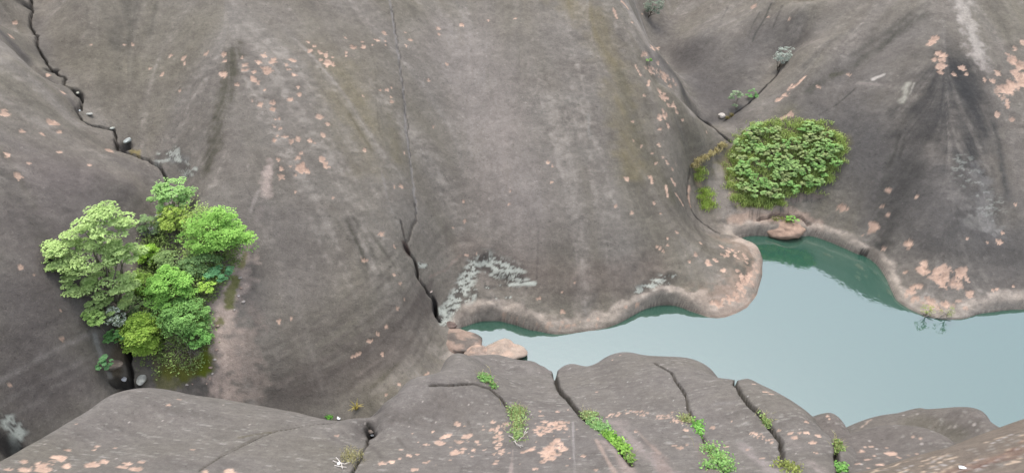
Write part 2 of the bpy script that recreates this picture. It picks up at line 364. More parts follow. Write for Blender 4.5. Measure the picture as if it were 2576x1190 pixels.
def groove(sh, P, wpx, depth, lip=.0, lipw=.3, rag=.35, col_=None, ck=.6, jag=0.0):
    Q = survey(sh, P)
    if len(Q) < 2: return
    if jag:
        Q2 = []
        for a, b in zip(Q[:-1], Q[1:]):
            n = max(2, int(np.linalg.norm(b - a) / .25))
            for k in range(n): Q2.append(a + (b - a) * k / n + np.r_[rng.normal(0, jag, 2), 0])
        Q = np.array(Q2 + [Q[-1]])
    w = wpx * np.linalg.norm(Q - C0, axis=1).mean() / FOC
    sl = sh.window(Q, max(w * 2, lipw * 3)); d, t = sh.dist(sl, Q, three=False)
    n = 1 + rag * 2 * fbm(sh.X[sl] / .3, sh.Y[sl] / .3, 3, 3)
    m = sstep(1.0, .25, d / (w * n))
    if lip: sh.Z[sl] -= lip * np.exp(-d / lipw)
    sh.Z[sl] -= depth * m * sstep(0, .06, np.minimum(t, 1 - t) + .015)
    if col_ is not None: mix(sh, sl, col_, sstep(1.6, .5, d / (w * n)) * ck)

def dress(sh, und, fine):
    """undulation, streak field and the ground tone of the weathered rind"""
    X, Y = sh.X, sh.Y
    sh.streak = np.zeros(X.shape, np.float32)
    sh.Zs = sh.Z.copy()
    sh.Z = sh.Z + und * (fbm(X / 3.1, Y / 3.1, 3, 21)) + fine * fbm(X / .5, (Y + sh.Z) / .5, 4, 31, .6)

def fold(sh, P, wpx, h):
    Q = survey(sh, P); w = wpx * np.linalg.norm(Q - C0, axis=1).mean() / FOC; sl = sh.window(Q, w * 2.6); d, t = sh.dist(sl, Q, three=False)
    sh.Z[sl] += h * np.exp(-(d / w) ** 2) * sstep(0, .25, np.minimum(t, 1 - t) + .03)
for P, w, h in [([(1520,20),(1560,150),(1590,300),(1640,420),(1700,540)], 34, -.32), ([(1590,60),(1630,200),(1665,320),(1700,440)], 20, .22), ([(1640,180),(1690,290),(1715,400)], 14, -.22), ([(1600,130),(1640,190),(1690,220)], 12, -.15), ([(1680,150),(1720,260),(1760,320)], 14, .14),
  ([(2340,320),(2270,450),(2220,600)], 46, -.22), ([(2540,260),(2530,450),(2520,650)], 30, -.22), ([(2330,40),(2200,130),(2050,230)], 26, -.2), ([(2180,250),(2150,400),(2140,520)], 34, .16),
  ([(1090,700),(1020,800),(920,890),(780,980)], 60, -.30), ([(1060,860),(980,940)], 40, .15), ([(1215,640),(1250,720),(1235,770)], 36, -.28), ([(1120,700),(1160,640),(1240,610)], 16, .12), ([(1440,690),(1500,760)], 40, .18), ([(1600,660),(1640,740)], 40, -.15),
  ([(590,120),(560,280),(520,420)], 50, -.06), ([(320,-20),(290,160)], 40, -.15), ([(680,380),(640,560)], 40, .12), ([(910,540),(960,690)], 40, -.14), ([(1000,0),(1020,260),(1040,520)], 45, -.34),
  ([(0,140),(70,185),(150,250),(205,300)], 20, .35), ([(0,95),(60,140),(130,205)], 14, -.7), ([(1640,140),(1715,235),(1790,308)], 26, -.7), ([(1280,30),(1290,330),(1300,600)], 130, .45), ([(700,80),(730,380),(770,680)], 130, .4), ([(120,420),(100,640),(120,860)], 110, .3), ([(0,420),(90,540)], 40, -.15), ([(0,960),(150,880),(300,800)], 26, .12), ([(40,1040),(220,930)], 30, -.12), ([(200,440),(300,470),(380,500)], 40, .2)]: fold(far, P, w, h)
# undercut bank along the coves: the rock stands up steeply out of the water there
bank = np.zeros(far.X.shape)
for u, v, r, a in [(1225,800,2.2,1.2),(1300,815,2.0,1.1),(1360,832,1.4,.6),(1590,800,1.6,.8),(1650,765,2.4,1.2),(1715,770,1.5,.8),(1900,590,3.5,.8),(2060,600,3.5,.8),(2190,650,3.0,.7),(2245,730,2.2,.5),(2520,780,3.0,.5)]:
    p = Pz(u, v, 0); bank = np.maximum(bank, a * np.exp(-((far.X - p[0]) ** 2 + (far.Y - p[1]) ** 2) / r ** 2))
zp = np.maximum(far.Z, 0) + .10 * fbm(far.X / .9, far.Y / .9, 4, 93)
zq = np.maximum(far.Z, 0)                                       # low undercut wall out of the water, then the bleached band slopes back into the face
far.Z = np.where(far.Z > 0, far.Z + (.10 + .72 * bank) * (1 - np.exp(-zq / .07)) * np.exp(-zq / 2.5) * (1 + .6 * fbm(far.X / .6, far.Y / .6, 3, 92)), far.Z - bank * .8 * (1 - np.exp(far.Z / .3)))
dress(far, .34, .05)
broad = lic(far, far.Zs, .55, 46, 3, 2.0); fines = lic(far, far.Zs, .16, 40, 4, 1.3); wide = lic(far, far.Zs, 1.5, 46, 6, 2.4)
far.streak = .6 * broad + .4 * fines
X, Y, Z = far.X, far.Y, far.Z
yz = Y + Z
t1 = fbm(X / 7, yz / 7, 4, 50); t2 = fbm(X / 1.7, yz / 1.7, 4, 60); t3 = fbm(X / .35, yz / .35, 3, 70)
far.A = np.ones(X.shape + (3,)) * S(121, 115, 109)
mix(far, (slice(None), slice(None)), OLIVE, np.clip(.18 + .5 * t1 + .16 * wide + .06 * broad, 0, .65))
mix(far, (slice(None), slice(None)), BROWN, np.clip(.20 - .6 * t1 + .7 * t2, 0, .5))
mix(far, (slice(None), slice(None)), DARK, np.clip(-.11 + .18 * broad + .13 * wide + .06 * fines + .3 * t2, 0, .55))
mix(far, (slice(None), slice(None)), PALE, np.clip(-.10 - .03 * fines - .08 * broad - .045 * wide + .45 * t3, 0, .28))
# faint level bedding, strongest low on the faces
bed = fbm(X / 3.0 + 4, (Z + .25 * t1 + .06 * X) / .16, 3, 80)
far.A *= (1 + (.44 * bed * sstep(7.5, 1, Z) + .08 * bed))[..., None]
far.A *= (1 + .15 * t3)[..., None]
# rock left of the tree gully is browner and darker; cleft shade and crest light are painted in
def region(sh, P, c, k, w, **kw): stroke(sh, P, w, c, k, 1.0, .25, grain=2.0, **kw)
region(far, [(60, 900), (100, 760), (120, 620), (180, 500)], S(92, 85, 84), .7, 200)
region(far, [(40, 1080), (200, 960)], S(92, 85, 84), .5, 110)
region(far, [(60, 380), (150, 430)], S(104, 96, 94), .4, 110)
region(far, [(720, 990), (850, 950), (980, 870), (1065, 770)], S(90, 83, 79), .75, 120)
region(far, [(1760, 120), (1820, 220), (1900, 120)], S(90, 86, 84), .8, 130)
region(far, [(2120, 330), (2230, 450), (2380, 560), (2520, 620)], S(84, 81, 80), .85, 190)
region(far, [(2050, 240), (2200, 150), (2300, 80)], S(98, 93, 90), .6, 110)
region(far, [(1180, 640), (1320, 690), (1500, 700), (1650, 680)], S(112, 100, 94), .45, 80)
region(far, [(1250, 300), (1260, 480), (1300, 560)], S(132, 123, 117), .40, 120)
region(far, [(1450, 520), (1560, 600)], S(126, 120, 114), .35, 90)
region(far, [(1640, 130), (1720, 230), (1790, 300)], S(74, 71, 70), .8, 36)  # shade painted down the side gully behind the crest
region(far, [(1660, 60), (1760, 210), (1840, 290)], S(84, 80, 79), .6, 60)  # broader painted shade on the gully's far wall
region(far, [(1590, 40), (1650, 150), (1700, 210), (1740, 285)], S(150, 141, 134), .5, 26)  # crest painted lighter so its edge shows against the gully shade
region(far, [(0, 80), (60, 140), (130, 205), (190, 270)], S(80, 76, 75), .7, 22)  # painted shade in the crevice above the left crest line
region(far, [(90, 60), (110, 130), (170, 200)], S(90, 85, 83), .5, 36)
region(far, [(0, 150), (90, 210), (190, 310)], S(140, 133, 128), .45, 26)  # left crest painted lighter, as if it caught more light
region(far, [(300, 400), (360, 430), (410, 480)], S(84, 79, 77), .5, 40)
region(far, [(700, 560), (760, 700)], S(117, 110, 107), .4, 120)
# olive and dark wash-down stains
for P, w, c, k in [
  ([(1420,-20),(1500,60),(1545,160),(1570,300),(1600,420)], 60, S(118,108,84), .62), ([(1560,190),(1590,300),(1640,420),(1690,500)], 26, S(92,88,76), .6),
  ([(880,180),(890,290),(915,400)], 75, S(116,107,86), .5), ([(800,130),(830,260)], 60, S(114,106,88), .35), ([(980,260),(1000,400)], 30, S(112,104,84), .4),
  ([(590,135),(575,200),(556,280),(540,350),(520,420)], 30, S(74,71,60), 1.0), ([(600,110),(590,160)], 16, S(76,72,62), .6),
  ([(318,-10),(304,60),(292,120)], 26, S(88,84,78), .6), ([(350,0),(334,80),(316,130)], 14, S(86,82,76), .5), ([(395,10),(385,50),(378,85)], 9, S(84,81,74), .6), ([(216,20),(222,70)], 6, S(84,81,74), .45),
  ([(250,140),(240,200),(300,250)], 60, S(104,97,88), .35),
  ([(875,555),(905,620),(925,680)], 9, S(70,68,60), .85), ([(893,550),(930,620),(958,690)], 9, S(70,68,60), .85), ([(925,575),(960,625),(995,672)], 6, S(72,70,62), .75), ([(850,560),(880,605)], 6, S(80,77,70), .6),
  ([(905,660),(925,705)], 10, S(74,71,64), .6), ([(878,285),(905,330),(935,380)], 6, S(86,80,64), .6),
  ([(2395,190),(2370,240),(2330,285)], 100, S(56,55,55), 1.0), ([(2430,220),(2450,300),(2440,400)], 80, S(60,59,59), .95), ([(2330,280),(2300,370),(2270,480)], 55, S(74,71,69), .75),
  ([(2300,420),(2250,520),(2210,640)], 34, S(66,64,62), .9), ([(2240,400),(2225,480),(2205,560)], 16, S(74,72,68), .7), ([(2262,340),(2250,390),(2235,420)], 5, S(66,64,60), .8), ([(2275,350),(2262,400)], 5, S(66,64,60), .8),
  ([(2430,520),(2380,600),(2340,640)], 30, S(72,70,68), .6), ([(2400,640),(2480,640),(2560,640)], 40, S(78,75,72), .5), ([(2500,310),(2520,400),(2535,500)], 12, S(70,69,68), .7), ([(2555,350),(2560,500)], 30, S(108,103,100), .5),
  ([(2330,35),(2270,75),(2200,130),(2100,190),(2030,230)], 14, S(76,74,68), .75), ([(2350,0),(2260,60),(2140,140)], 10, S(78,76,70), .6), ([(2180,60),(2100,100),(2020,170)], 10, S(82,80,76), .5), ([(2120,185),(2090,190)], 7, S(72,70,52), .6),
  ([(1940,10),(1925,45),(1900,85),(1893,105)], 3.5, S(60,60,58), .8), ([(1912,30),(1895,60),(1885,85)], 3, S(70,69,66), .6), ([(1968,15),(1955,45),(1945,70)], 3.5, S(66,65,63), .7), ([(1830,20),(1815,50)], 3, S(70,69,66), .5),
  ([(2150,225),(2110,260),(2060,290)], 2.5, S(60,58,56), .7), ([(1700,300),(1730,380)], 12, S(104,99,94), .5),
  ([(0,430),(60,520),(110,600)], 22, S(80,76,72), .6), ([(0,375),(40,440),(90,520)], 14, S(84,80,70), .55), ([(20,520),(60,600)], 14, S(84,79,76), .5), ([(330,470),(270,540)], 22, S(88,82,80), .5),
  ([(0,960),(140,880),(310,800)], 10, S(134,127,123), .8), ([(0,1020),(160,930),(300,860)], 8, S(128,121,117), .7), ([(120,985),(260,900)], 7, S(126,119,115), .65), ([(0,1060),(120,1000)], 8, S(124,117,113), .6), ([(0,880),(150,800)], 10, S(88,82,80), .5),
  ([(1085,710),(1020,800),(900,900),(750,990)], 14, S(88,80,76), .7), ([(1090,760),(1030,860),(930,940),(860,985)], 12, S(84,77,72), .65), ([(1060,700),(980,790),(860,880),(700,970)], 10, S(126,116,110), .5), ([(1040,690),(960,780),(830,870),(640,960)], 7, S(92,84,80), .5),
  ([(1085,850),(1000,920),(940,970)], 9, S(76,72,60), .6), ([(1075,800),(990,880),(900,945)], 6, S(122,112,106), .5), ([(1000,690),(900,790),(760,880)], 6, S(120,111,106), .4), ([(950,700),(840,800),(700,890)], 8, S(100,92,88), .45),
  ([(645,800),(655,960)], 12, S(100,92,88), .5), ([(620,830),(625,960)], 8, S(98,90,86), .45),
  ([(1340,520),(1355,580),(1350,700)], 4, S(84,78,74), .55), ([(1455,560),(1462,640)], 4, S(80,75,72), .6), ([(1218,640),(1220,720)], 4, S(74,70,66), .8), ([(1120,560),(1125,640)], 8, S(100,92,88), .4),
  ([(1140,40),(1145,110)], 2.5, S(86,82,76), .6), ([(1165,90),(1185,125)], 3, S(86,82,76), .6), ([(1225,180),(1240,260)], 5, S(98,93,84), .5), ([(945,250),(955,330),(960,345)], 2.5, S(88,82,72), .6), ([(920,90),(940,150),(950,240)], 4, S(92,87,78), .5)]:
    stroke(far, P, w * 1.15, c, k, 1.0, .45, grain=max(.25, w * .012), streaky=.3 if w > 8 else .15)
# curved bedding lines sweeping round the foot of the middle left dome
for q in range(20):
    a = q / 19; s0 = (1000 + 88 * a, 600 + 190 * a); s1 = (520 + 400 * a + 40 * math.sin(q * 2.3), 930 + 75 * a + 14 * math.sin(q * 4.1)); mx_, my_ = (s0[0] + s1[0]) / 2 + 60 + 20 * math.sin(q), (s0[1] + s1[1]) / 2 + 45
    L_ = [((1 - t) ** 2 * s0[0] + 2 * t * (1 - t) * mx_ + t * t * s1[0], (1 - t) ** 2 * s0[1] + 2 * t * (1 - t) * my_ + t * t * s1[1]) for t in np.linspace(.06 * (q % 3), 1 - .07 * (q % 4), 9)]
    stroke(far, L_, 5 + 3 * (q % 3), S(82, 76, 72) if (q * 7) % 5 < 3 else S(132, 124, 117), (.14, .3, .2, .36)[(q * 3) % 4], 1.0, .9, grain=.9, seed=q % 8)
# bare, paler rock: beside the trees, on the ridge, washed strips
for P, w, c, k in [
  ([(598,645),(580,720),(552,800),(560,900),(565,985)], 42, S(196,176,164), .95), ([(600,840),(630,970)], 50, S(150,136,127), .7), ([(610,700),(640,800)], 30, S(134,122,115), .45),
  ([(682,412),(672,450),(668,490)], 15, S(172,156,148), .75), ([(650,480),(630,530)], 6, S(160,150,144), .5), ([(665,500),(640,560)], 10, S(140,130,125), .45),
  ([(2415,-10),(2430,50),(2455,100),(2468,140)], 26, S(168,160,153), .75), ([(2440,120),(2480,170)], 18, S(160,150,144), .5),
  ([(2460,440),(2480,480),(2470,530),(2490,570)], 30, S(136,132,130), .5), ([(2380,480),(2430,520)], 20, S(130,124,120), .4), ([(2440,560),(2500,570)], 22, S(130,126,122), .45),
  ([(2283,213),(2272,256)], 8, S(168,164,152), .7), ([(2300,210),(2288,238)], 3, S(160,155,146), .6), ([(2160,208),(2240,218)], 6, S(150,140,134), .5), ([(2225,188),(2195,200)], 4, S(196,188,180), .7),
  ([(2000,560),(1990,580)], 18, S(170,148,132), .5), ([(420,400),(470,400)], 10, S(140,140,138), .5), ([(960,430),(975,500),(985,530)], 5, S(134,128,124), .5),
  ([(1160,640),(1120,680),(1080,695)], 5, S(140,124,116), .5), ([(1270,330),(1275,470)], 12, S(134,124,116), .4), ([(1480,290),(1484,350)], 5, S(150,146,140), .4)]:
    stroke(far, P, w * 1.15, c, k, 1.0, .9, grain=.4)
# a little soil and moss where plants grow
for P, w, c, k in [([(1860,400),(1930,360),(2010,350),(2080,370)], 70, S(108,102,70), .8), ([(1870,450),(1950,470),(2040,430)], 50, S(108,102,70), .8), ([(1828,430),(1836,470),(1852,505)], 9, MOSS, .85), ([(1855,520),(1890,515),(1930,520),(1965,505)], 9, MOSS, .85), ([(1850,490),(1900,500)], 14, S(130,118,84), .6),
  ([(592,705),(580,740),(575,765)], 16, S(104,108,50), .8), ([(556,808),(548,815)], 10, S(96,100,44), .75), ([(420,930),(460,935),(510,915)], 30, S(110,112,50), .95), ([(515,880),(512,940)], 16, S(104,114,36), .95), ([(400,900),(470,900)], 30, S(116,106,78), .7), ([(400,960),(440,968)], 18, S(120,118,70), .6), ([(618,640),(606,670)], 8, S(130,126,60), .6),
  ([(440,700),(450,800),(460,860)], 50, S(92,84,66), .6), ([(330,376),(345,382)], 10, S(130,116,70), .7), ([(300,880),(290,930)], 22, S(104,90,72), .6), ([(236,840),(255,900),(275,940)], 7, S(150,148,144), .6),
  ([(1760,420),(1755,460)], 16, S(150,132,108), .6), ([(1775,490),(1780,510)], 22, S(150,132,100), .6), ([(1810,430),(1800,480),(1830,530)], 26, S(142,134,128), .6), ([(1735,470),(1735,510)], 9, S(190,158,140), .7), ([(1850,555),(1920,548),(1990,540),(2060,570)], 22, S(168,146,132), .8), ([(1845,440),(1838,490),(1862,528),(1930,530),(1975,515)], 9, S(176,158,146), .6), ([(1990,500),(2060,490)], 14, S(140,124,116), .6)]:
    stroke(far, P, w, c, k, .6, .6)
for q in range(26):                                             # short dark drip marks under the knoll
    u = 1880 + q * 6.5; v = 505 + 22 * math.sin(q * .5) * (u < 1960) - (u > 1990) * 26
    stroke(far, [(u, v + 6), (u - 1, v + 30)], 2.2, DARK, .5 * (q % 3 > 0), .5, .4, seed=q % 7)
far.A *= 1.32 * np.array([.99, 1.0, .97])
region(far, [(1150, 120), (1250, 330), (1330, 520)], S(172, 163, 156), .35, 170)
# pale crust lichen on the steep low face and round the cracks
def lichen(P, w, k, seed, thr=.0):
    Q = survey(far, P); wm = w * np.linalg.norm(Q - C0, axis=1).mean() / FOC
    sl = far.window(Q, wm * 1.6); d, t = far.dist(sl, Q)
    n = fbm(far.X[sl] / .45 + seed, (far.Y[sl] * .4 + far.Z[sl]) / .16, 4, 90 + seed, .65)
    e = sstep(1.1, .35, d / wm + .5 * fbm(far.X[sl] / .7, far.Z[sl] / .5, 3, seed))
    mix(far, sl, S(66, 64, 62), e * .55 * k)
    mix(far, sl, LICHEN * (1 + .3 * n[..., None]), np.clip(sstep(.02 + thr, .10 + thr, n + .10 * e - .06) * e * k, 0, .95))
lichen([(1192,668),(1165,728),(1135,772),(1112,796)], 30, .9, 1, -.02)
lichen([(1226,655),(1262,672),(1298,692)], 32, 1, 2, -.05); lichen([(1240,690),(1300,700),(1330,710)], 12, .8, 9)
lichen([(1222,722),(1280,716),(1345,713)], 7, 1, 3, -.08); lichen([(1100,775),(1130,790),(1150,770)], 14, .9, 4, -.04); lichen([(1195,738),(1180,760)], 14, .8, 5)
lichen([(1245,748),(1284,748)], 5, .9, 6, -.05); lichen([(1055,662),(1072,668)], 9, .8, 7); lichen([(1610,735),(1650,712),(1690,700)], 22, .7, 8, .03)
lichen([(20,1065),(45,1085),(30,1110)], 26, .9, 10, -.05); lichen([(405,395),(440,385),(470,430)], 20, .7, 11, .02); lichen([(470,440),(490,430)], 14, .8, 12, -.05); lichen([(370,560),(390,590)], 20, .7, 13, .02)
lichen([(2420,420),(2490,520)], 50, .28, 15, .09)
# the drawdown band just above the lake, ribbed and pale
bn = fbm(X / 1.3, Y / 1.3, 3, 95)
wst = sstep(-4, -3.2, X)
bw = .42 + .50 * bn + .35 * fbm(X / .5, yz / .5, 4, 94)
band = sstep(bw + .14, bw - .10, zp) * sstep(-.3, -.05, Z) * wst * (.72 + .9 * fbm(X / .8, yz / .5, 4, 87))
ribs = .84 + .34 * vnoise(X / 3.0, (Z + .1 * bn) / .11, 96) + .7 * fbm(X / .5, yz / .3, 5, 97, .6)
far.A += (S(202, 188, 173)[None, None] * ribs[..., None] - far.A) * (band * .85)[..., None]
far.A *= (1 - .5 * sstep(.12, .04, Z) * wst)[..., None]
tip = sstep(5.5, 1.5, np.hypot(X - 14.6, Y - 36.2)) * sstep(-.25, .1, fbm(X / .5, yz / .5, 4, 98) + .1 * bn) * sstep(1.3, .9, Z)
mix(far, (slice(None), slice(None)), PEACH * .8, tip * .45)
cluster(far, [(1800,765),(1850,745),(1880,715),(1895,680),(1890,650),(1850,640),(1815,630)], 16, .85, 60, 71, None, .03, .1, .35)
cluster(far, [(1240,790),(1330,815),(1420,818),(1520,808)], 10, .6, 22, 72, None, .02, .2, .5)
cluster(far, [(2290,740),(2350,770),(2430,770)], 18, .7, 26, 73, None, .02, .15, .4)
# spalls
F1 = [(28,93,5),(38,57,4),(120,188,5),(158,232,5),(10,285,8),(125,306,7),(138,310,7),(150,333,5),(105,337,4),(275,377,8),(18,390,7),(45,445,7),(150,383,4),(55,330,4),(72,410,4),(225,415,4),(335,113,4),(228,114,3),(315,114,3),
 (408,188,4),(376,173,3),(428,141,4),(462,146,5),(465,160,4),(518,136,6),(562,136,6),(564,155,4),(561,188,8),(452,228,4),(609,146,4),(617,164,6),(616,177,9),(635,255,3),(664,140,6),(684,155,9),(672,177,10),(638,200,7),(650,208,5),
 (651,156,5),(639,181,4),(596,213,4),(736,152,6),(722,164,5),(726,175,4),(741,188,6),(777,107,4),(779,128,7),(790,116,4),(806,134,7),(820,139,7),(822,157,4),(825,160,9),(836,144,3),(837,163,5),(807,151,4),(868,95,3),(885,117,6),
 (893,120,5),(914,118,6),(912,105,3),(871,132,3),(870,140,3),(936,113,3),(949,101,6),(967,84,5),(969,104,4),(970,113,3),(750,219,4),(753,236,6),(731,250,6),(686,260,6),(654,262,6),(686,276,5),(666,226,4),(802,294,8),(824,312,5),
 (705,323,4),(703,299,4),(693,300,4),(690,318,3),(698,341,3),(718,344,6),(733,356,6),(749,350,6),(779,355,5),(792,360,3),(690,353,5),(813,340,6),(699,401,5),(749,397,6),(758,386,5),(707,425,5),(761,413,6),(760,425,12),(774,432,5),
 (811,401,8),(819,412,5),(822,420,6),(707,445,6),(731,418,3),(743,441,3),(917,377,5),(742,482,3),(837,498,3),(992,471,4),(1010,469,6),(957,227,3),(972,225,5),(984,220,3),(985,255,6),(983,243,3),(913,242,3),(1019,81,3),(1032,101,5),
 (1022,115,4),(1102,72,5),(1104,86,4),(1161,63,5),(1228,52,3),(1295,47,4),(1124,162,4),(1078,202,4),(1090,320,3),(1017,384,3),(1166,508,3),(1168,556,5),(1139,571,3),(1283,480,3),(1281,514,3),(959,588,6),
 (1643,122,11),(1625,135,6),(1618,137,6),(1677,155,8),(1655,160,5),(1590,57,3),(1600,15,3),(1615,35,3),(1703,283,5),(1717,302,4),(1660,297,5),(1660,325,5),(1680,315,6),(1777,332,4),(1592,305,3),(1594,354,3),(1613,368,3),(1658,365,5),
 (1640,385,3),(1668,395,3),(1678,408,5),(1692,425,5),(1650,410,4),(1700,412,3),(1620,240,4),(1636,445,6),(1640,455,6),(1692,455,6),(1697,462,6),(1577,450,6),(1378,408,5),(1390,418,3),(1388,458,4),(1549,519,4),(1590,536,5),(1644,510,4),
 (1662,537,3),(1703,585,4),(1896,17,6),(1934,43,3),(1985,48,3),(1960,250,7),(1975,240,7),(2060,219,4),(2135,188,4),(1990,287,6),(2345,105,9),(2352,97,6),(2363,135,9),(2370,150,7),(2367,165,9),(2350,150,5),(2375,140,6),(2420,172,7),
 (2400,188,5),(2432,187,4),(2365,182,5),(2476,200,5),(2498,204,5),(2510,185,6),(2508,288,7),(2545,300,4),(2575,108,6),(2235,480,6),(2117,522,8),(2133,525,3),(2219,518,4),(2307,495,3),(2234,542,4),(2197,565,8),(2195,575,9),(2208,573,4),
 (2170,592,3),(2555,515,3),(2523,585,4),(2284,615,9),(2290,610,6),(2225,625,5),(2278,685,7),(2325,665,8),(2318,680,9),(2330,685,8),(2355,685,10),(2375,680,12),(2365,705,8),(2380,700,8),(2412,690,10),(2420,685,12),(2432,700,7),(2400,710,6),
 (2440,740,8),(2295,725,7),(2290,735,8),(2310,720,6),(2370,715,9),(2507,727,4),(2498,729,3),(2550,720,3),(2485,610,3),(2512,608,6),(2433,600,3),(1855,680,5),(1865,695,8),(1870,710,8),(1880,700,8),(1885,690,7),(1860,720,8),(1870,730,8),
 (1850,740,8),(1835,750,8),(1810,765,8),(1800,760,6),(1780,660,8),(1785,665,5),(1800,655,5),(1763,612,4),(1660,625,4),(1653,620,3),(1668,632,3),(1680,617,3),(1679,600,3),(1735,658,4),(1447,710,3),(1413,733,3),(1415,783,6),(1356,750,5),
 (1603,767,6),(1575,772,4),(916,654,7),(992,620,4),(1006,712,4),(991,690,4),(1000,775,5),(973,822,4),(949,841,5),(961,890,5),(931,857,6),(1017,753,3),(702,808,5),(732,800,4),(1003,967,4),(971,992,3),(806,960,3),(1174,642,4),(1199,637,3),
 (53,673,5),(155,852,4),(85,690,3),(25,967,3),(150,780,3),(950,590,3),(1750,640,5),(1820,680,7),(1815,620,5),(1830,640,6)]
flakes(far, F1)
for q_, (P, w, k) in enumerate([([(1630,170),(1662,187),(1690,207),(1697,226)], 9, .8), ([(1657,230),(1670,250),(1690,262),(1695,270)], 9, .85), ([(1663,283),(1672,294)], 9, .7), ([(1598,165),(1612,190)], 2.5, .9), ([(1634,203),(1630,215)], 3, .9), ([(1543,22),(1552,45)], 3, .8), ([(1565,5),(1580,22)], 4, .8),
   ([(1675,468),(1679,492)], 4, .9), ([(1700,488),(1718,515)], 4, .9), ([(2010,210),(1983,226)], 6, .9), ([(2025,193),(2012,206)], 3, .9), ([(1985,288),(1965,300)], 4, .8), ([(2545,130),(2558,175),(2575,205)], 15, .85), ([(2500,232),(2530,235),(2560,215)], 16, .75), ([(2532,250),(2536,266)], 5, .9),
   ([(885,898),(905,888)], 4, .8), ([(1055,955),(1078,937)], 4, .8), ([(2335,690),(2385,705),(2420,720)], 14, .5), ([(1640,118),(1655,125)], 5, .8)]):
    if w < 5: stroke(far, P, w, PEACH, k, .25, .55, grain=.3, dz=.03)
    else: cluster(far, P, w * 1.15, k, None, q_)
# cracks
DK = S(46, 44, 43)
groove(far, [(72,-30),(76,30),(72,60),(95,92),(92,115),(108,140),(122,165),(140,182),(160,190),(160,210),(185,228),(200,245),(196,280),(206,302),(240,316),(285,322),(292,340),(290,368),(320,380),(370,400),(400,420),(420,455),(428,480)], 2.3, .6, .10, .4, .6, DK, .75, .05)
groove(far, [(55,5),(75,25)], 9, .7, .1, .3, .6, DK, .5); groove(far, [(195,240),(205,248)], 8, .4, 0, .3, .5, DK, .6); groove(far, [(300,372),(325,365)], 10, .4, .1, .3, .5, DK, .6); groove(far, [(120,178),(142,182)], 8, .5, 0, .3, .5, DK, .6)
groove(far, [(326,800),(322,880),(326,930),(322,962),(330,990)], 5, .8, .15, .5, .4, DK, .8, .04); groove(far, [(280,962),(300,955),(322,957)], 5, .4, .1, .3, .4, DK, .8); groove(far, [(350,972),(330,985),(300,992)], 5, .4, .1, .3, .4, DK, .8); groove(far, [(5,1125),(60,1138)], 12, .6, .1, .3, .5, DK, .85)
groove(far, [(978,-20),(988,50),(998,110),(1003,150),(1010,200),(1018,260),(1022,330),(1030,390),(1038,450),(1046,530)], 2.4, .10, .06, .4, .3, S(150,146,142), .75, .02)
groove(far, [(985,20),(1004,130),(1021,290),(1034,420)], 1.3, .05, 0, .4, .5, DK, .5, .04)
groove(far, [(1044,510),(1046,550),(1030,585),(1022,612)], 2.2, .14, .05, .3, .4, DK, .6, .03); groove(far, [(1008,555),(1018,600)], 2.4, .15, 0, .3, .4, DK, .6); groove(far, [(1020,612),(1023,624)], 8, .5, .1, .3, .2, S(70,50,44), .8)
groove(far, [(1022,630),(1045,652),(1050,690),(1070,722),(1090,748),(1095,790),(1108,802)], 3.6, .6, .2, .5, .6, DK, .8, .05)
groove(far, [(1094,765),(1098,790)], 6, .6, 0, .3, .3, DK, .9)
groove(far, [(1757,293),(1780,305),(1805,325),(1825,342),(1838,352)], 5, .5, .2, .4, .4, DK, .85, .03)
groove(far, [(1975,150),(1955,185),(1920,220),(1890,252),(1850,282),(1822,300)], 2.4, .2, .18, .6, .4, DK, .7, .04); groove(far, [(1735,430),(1728,480),(1738,525),(1770,560),(1810,585)], 2.2, .25, .1, .4, .5, DK, .5, .04)
groove(far, [(1905,552),(1960,540),(2005,545),(2040,562)], 3.5, .18, .06, .3, .5, S(84,70,64), .7, .05)
groove(far, [(2165,640),(2180,636)], 4, .3, 0, .3, .3, DK, .8)
# ------------------------------------------------------------------ front rocks
def dress_front(sh, seed, tone=(128, 121, 117)):
    dress(sh, .10, .025)
    sh.streak = np.zeros(sh.X.shape, np.float32)
    X, Y, Z = sh.X, sh.Y, sh.Z; yz = Y - Z
    a = fbm(X / 3, yz / 3, 4, 150 + seed); b = fbm(X / .8, yz / .5, 4, 160 + seed); c = fbm(X / .22, yz / .06, 4, 170 + seed, .6)
    sh.A = np.ones(X.shape + (3,)) * S(*tone)
    al = (slice(None), slice(None))
    mix(sh, al, OLIVE, np.clip(.2 + .8 * a, 0, .5)); mix(sh, al, BROWN, np.clip(.05 - .8 * a + .5 * b, 0, .5)); mix(sh, al, DARK, np.clip(-.05 + .5 * b, 0, .3))
    mix(sh, al, S(168, 162, 156), np.clip(sstep(.16, .30, c + .25 * b), 0, 1) * .45)
    sh.A *= (1 + .30 * c)[..., None] * np.array([.98, 1.0, .98])
def specks(sh, n, box, seed, rmin=.8, rmax=2.2, c=None):
    r = np.random.default_rng(seed)
    L = [(r.uniform(box[0], box[2]), r.uniform(box[1], box[3]), rmin + (rmax - rmin) * r.random() ** 2) for _ in range(n)]
    flakes(sh, L, S(206, 196, 186) if c is None else c, .75, .004, seed, 1.2)
dress_front(front, 0)
for s_, q in ((k3, 1), (k4, 2), (k5, 3), (k6, 4)): dress_front(s_, q, (122, 114, 109) if q < 4 else (134, 120, 109))
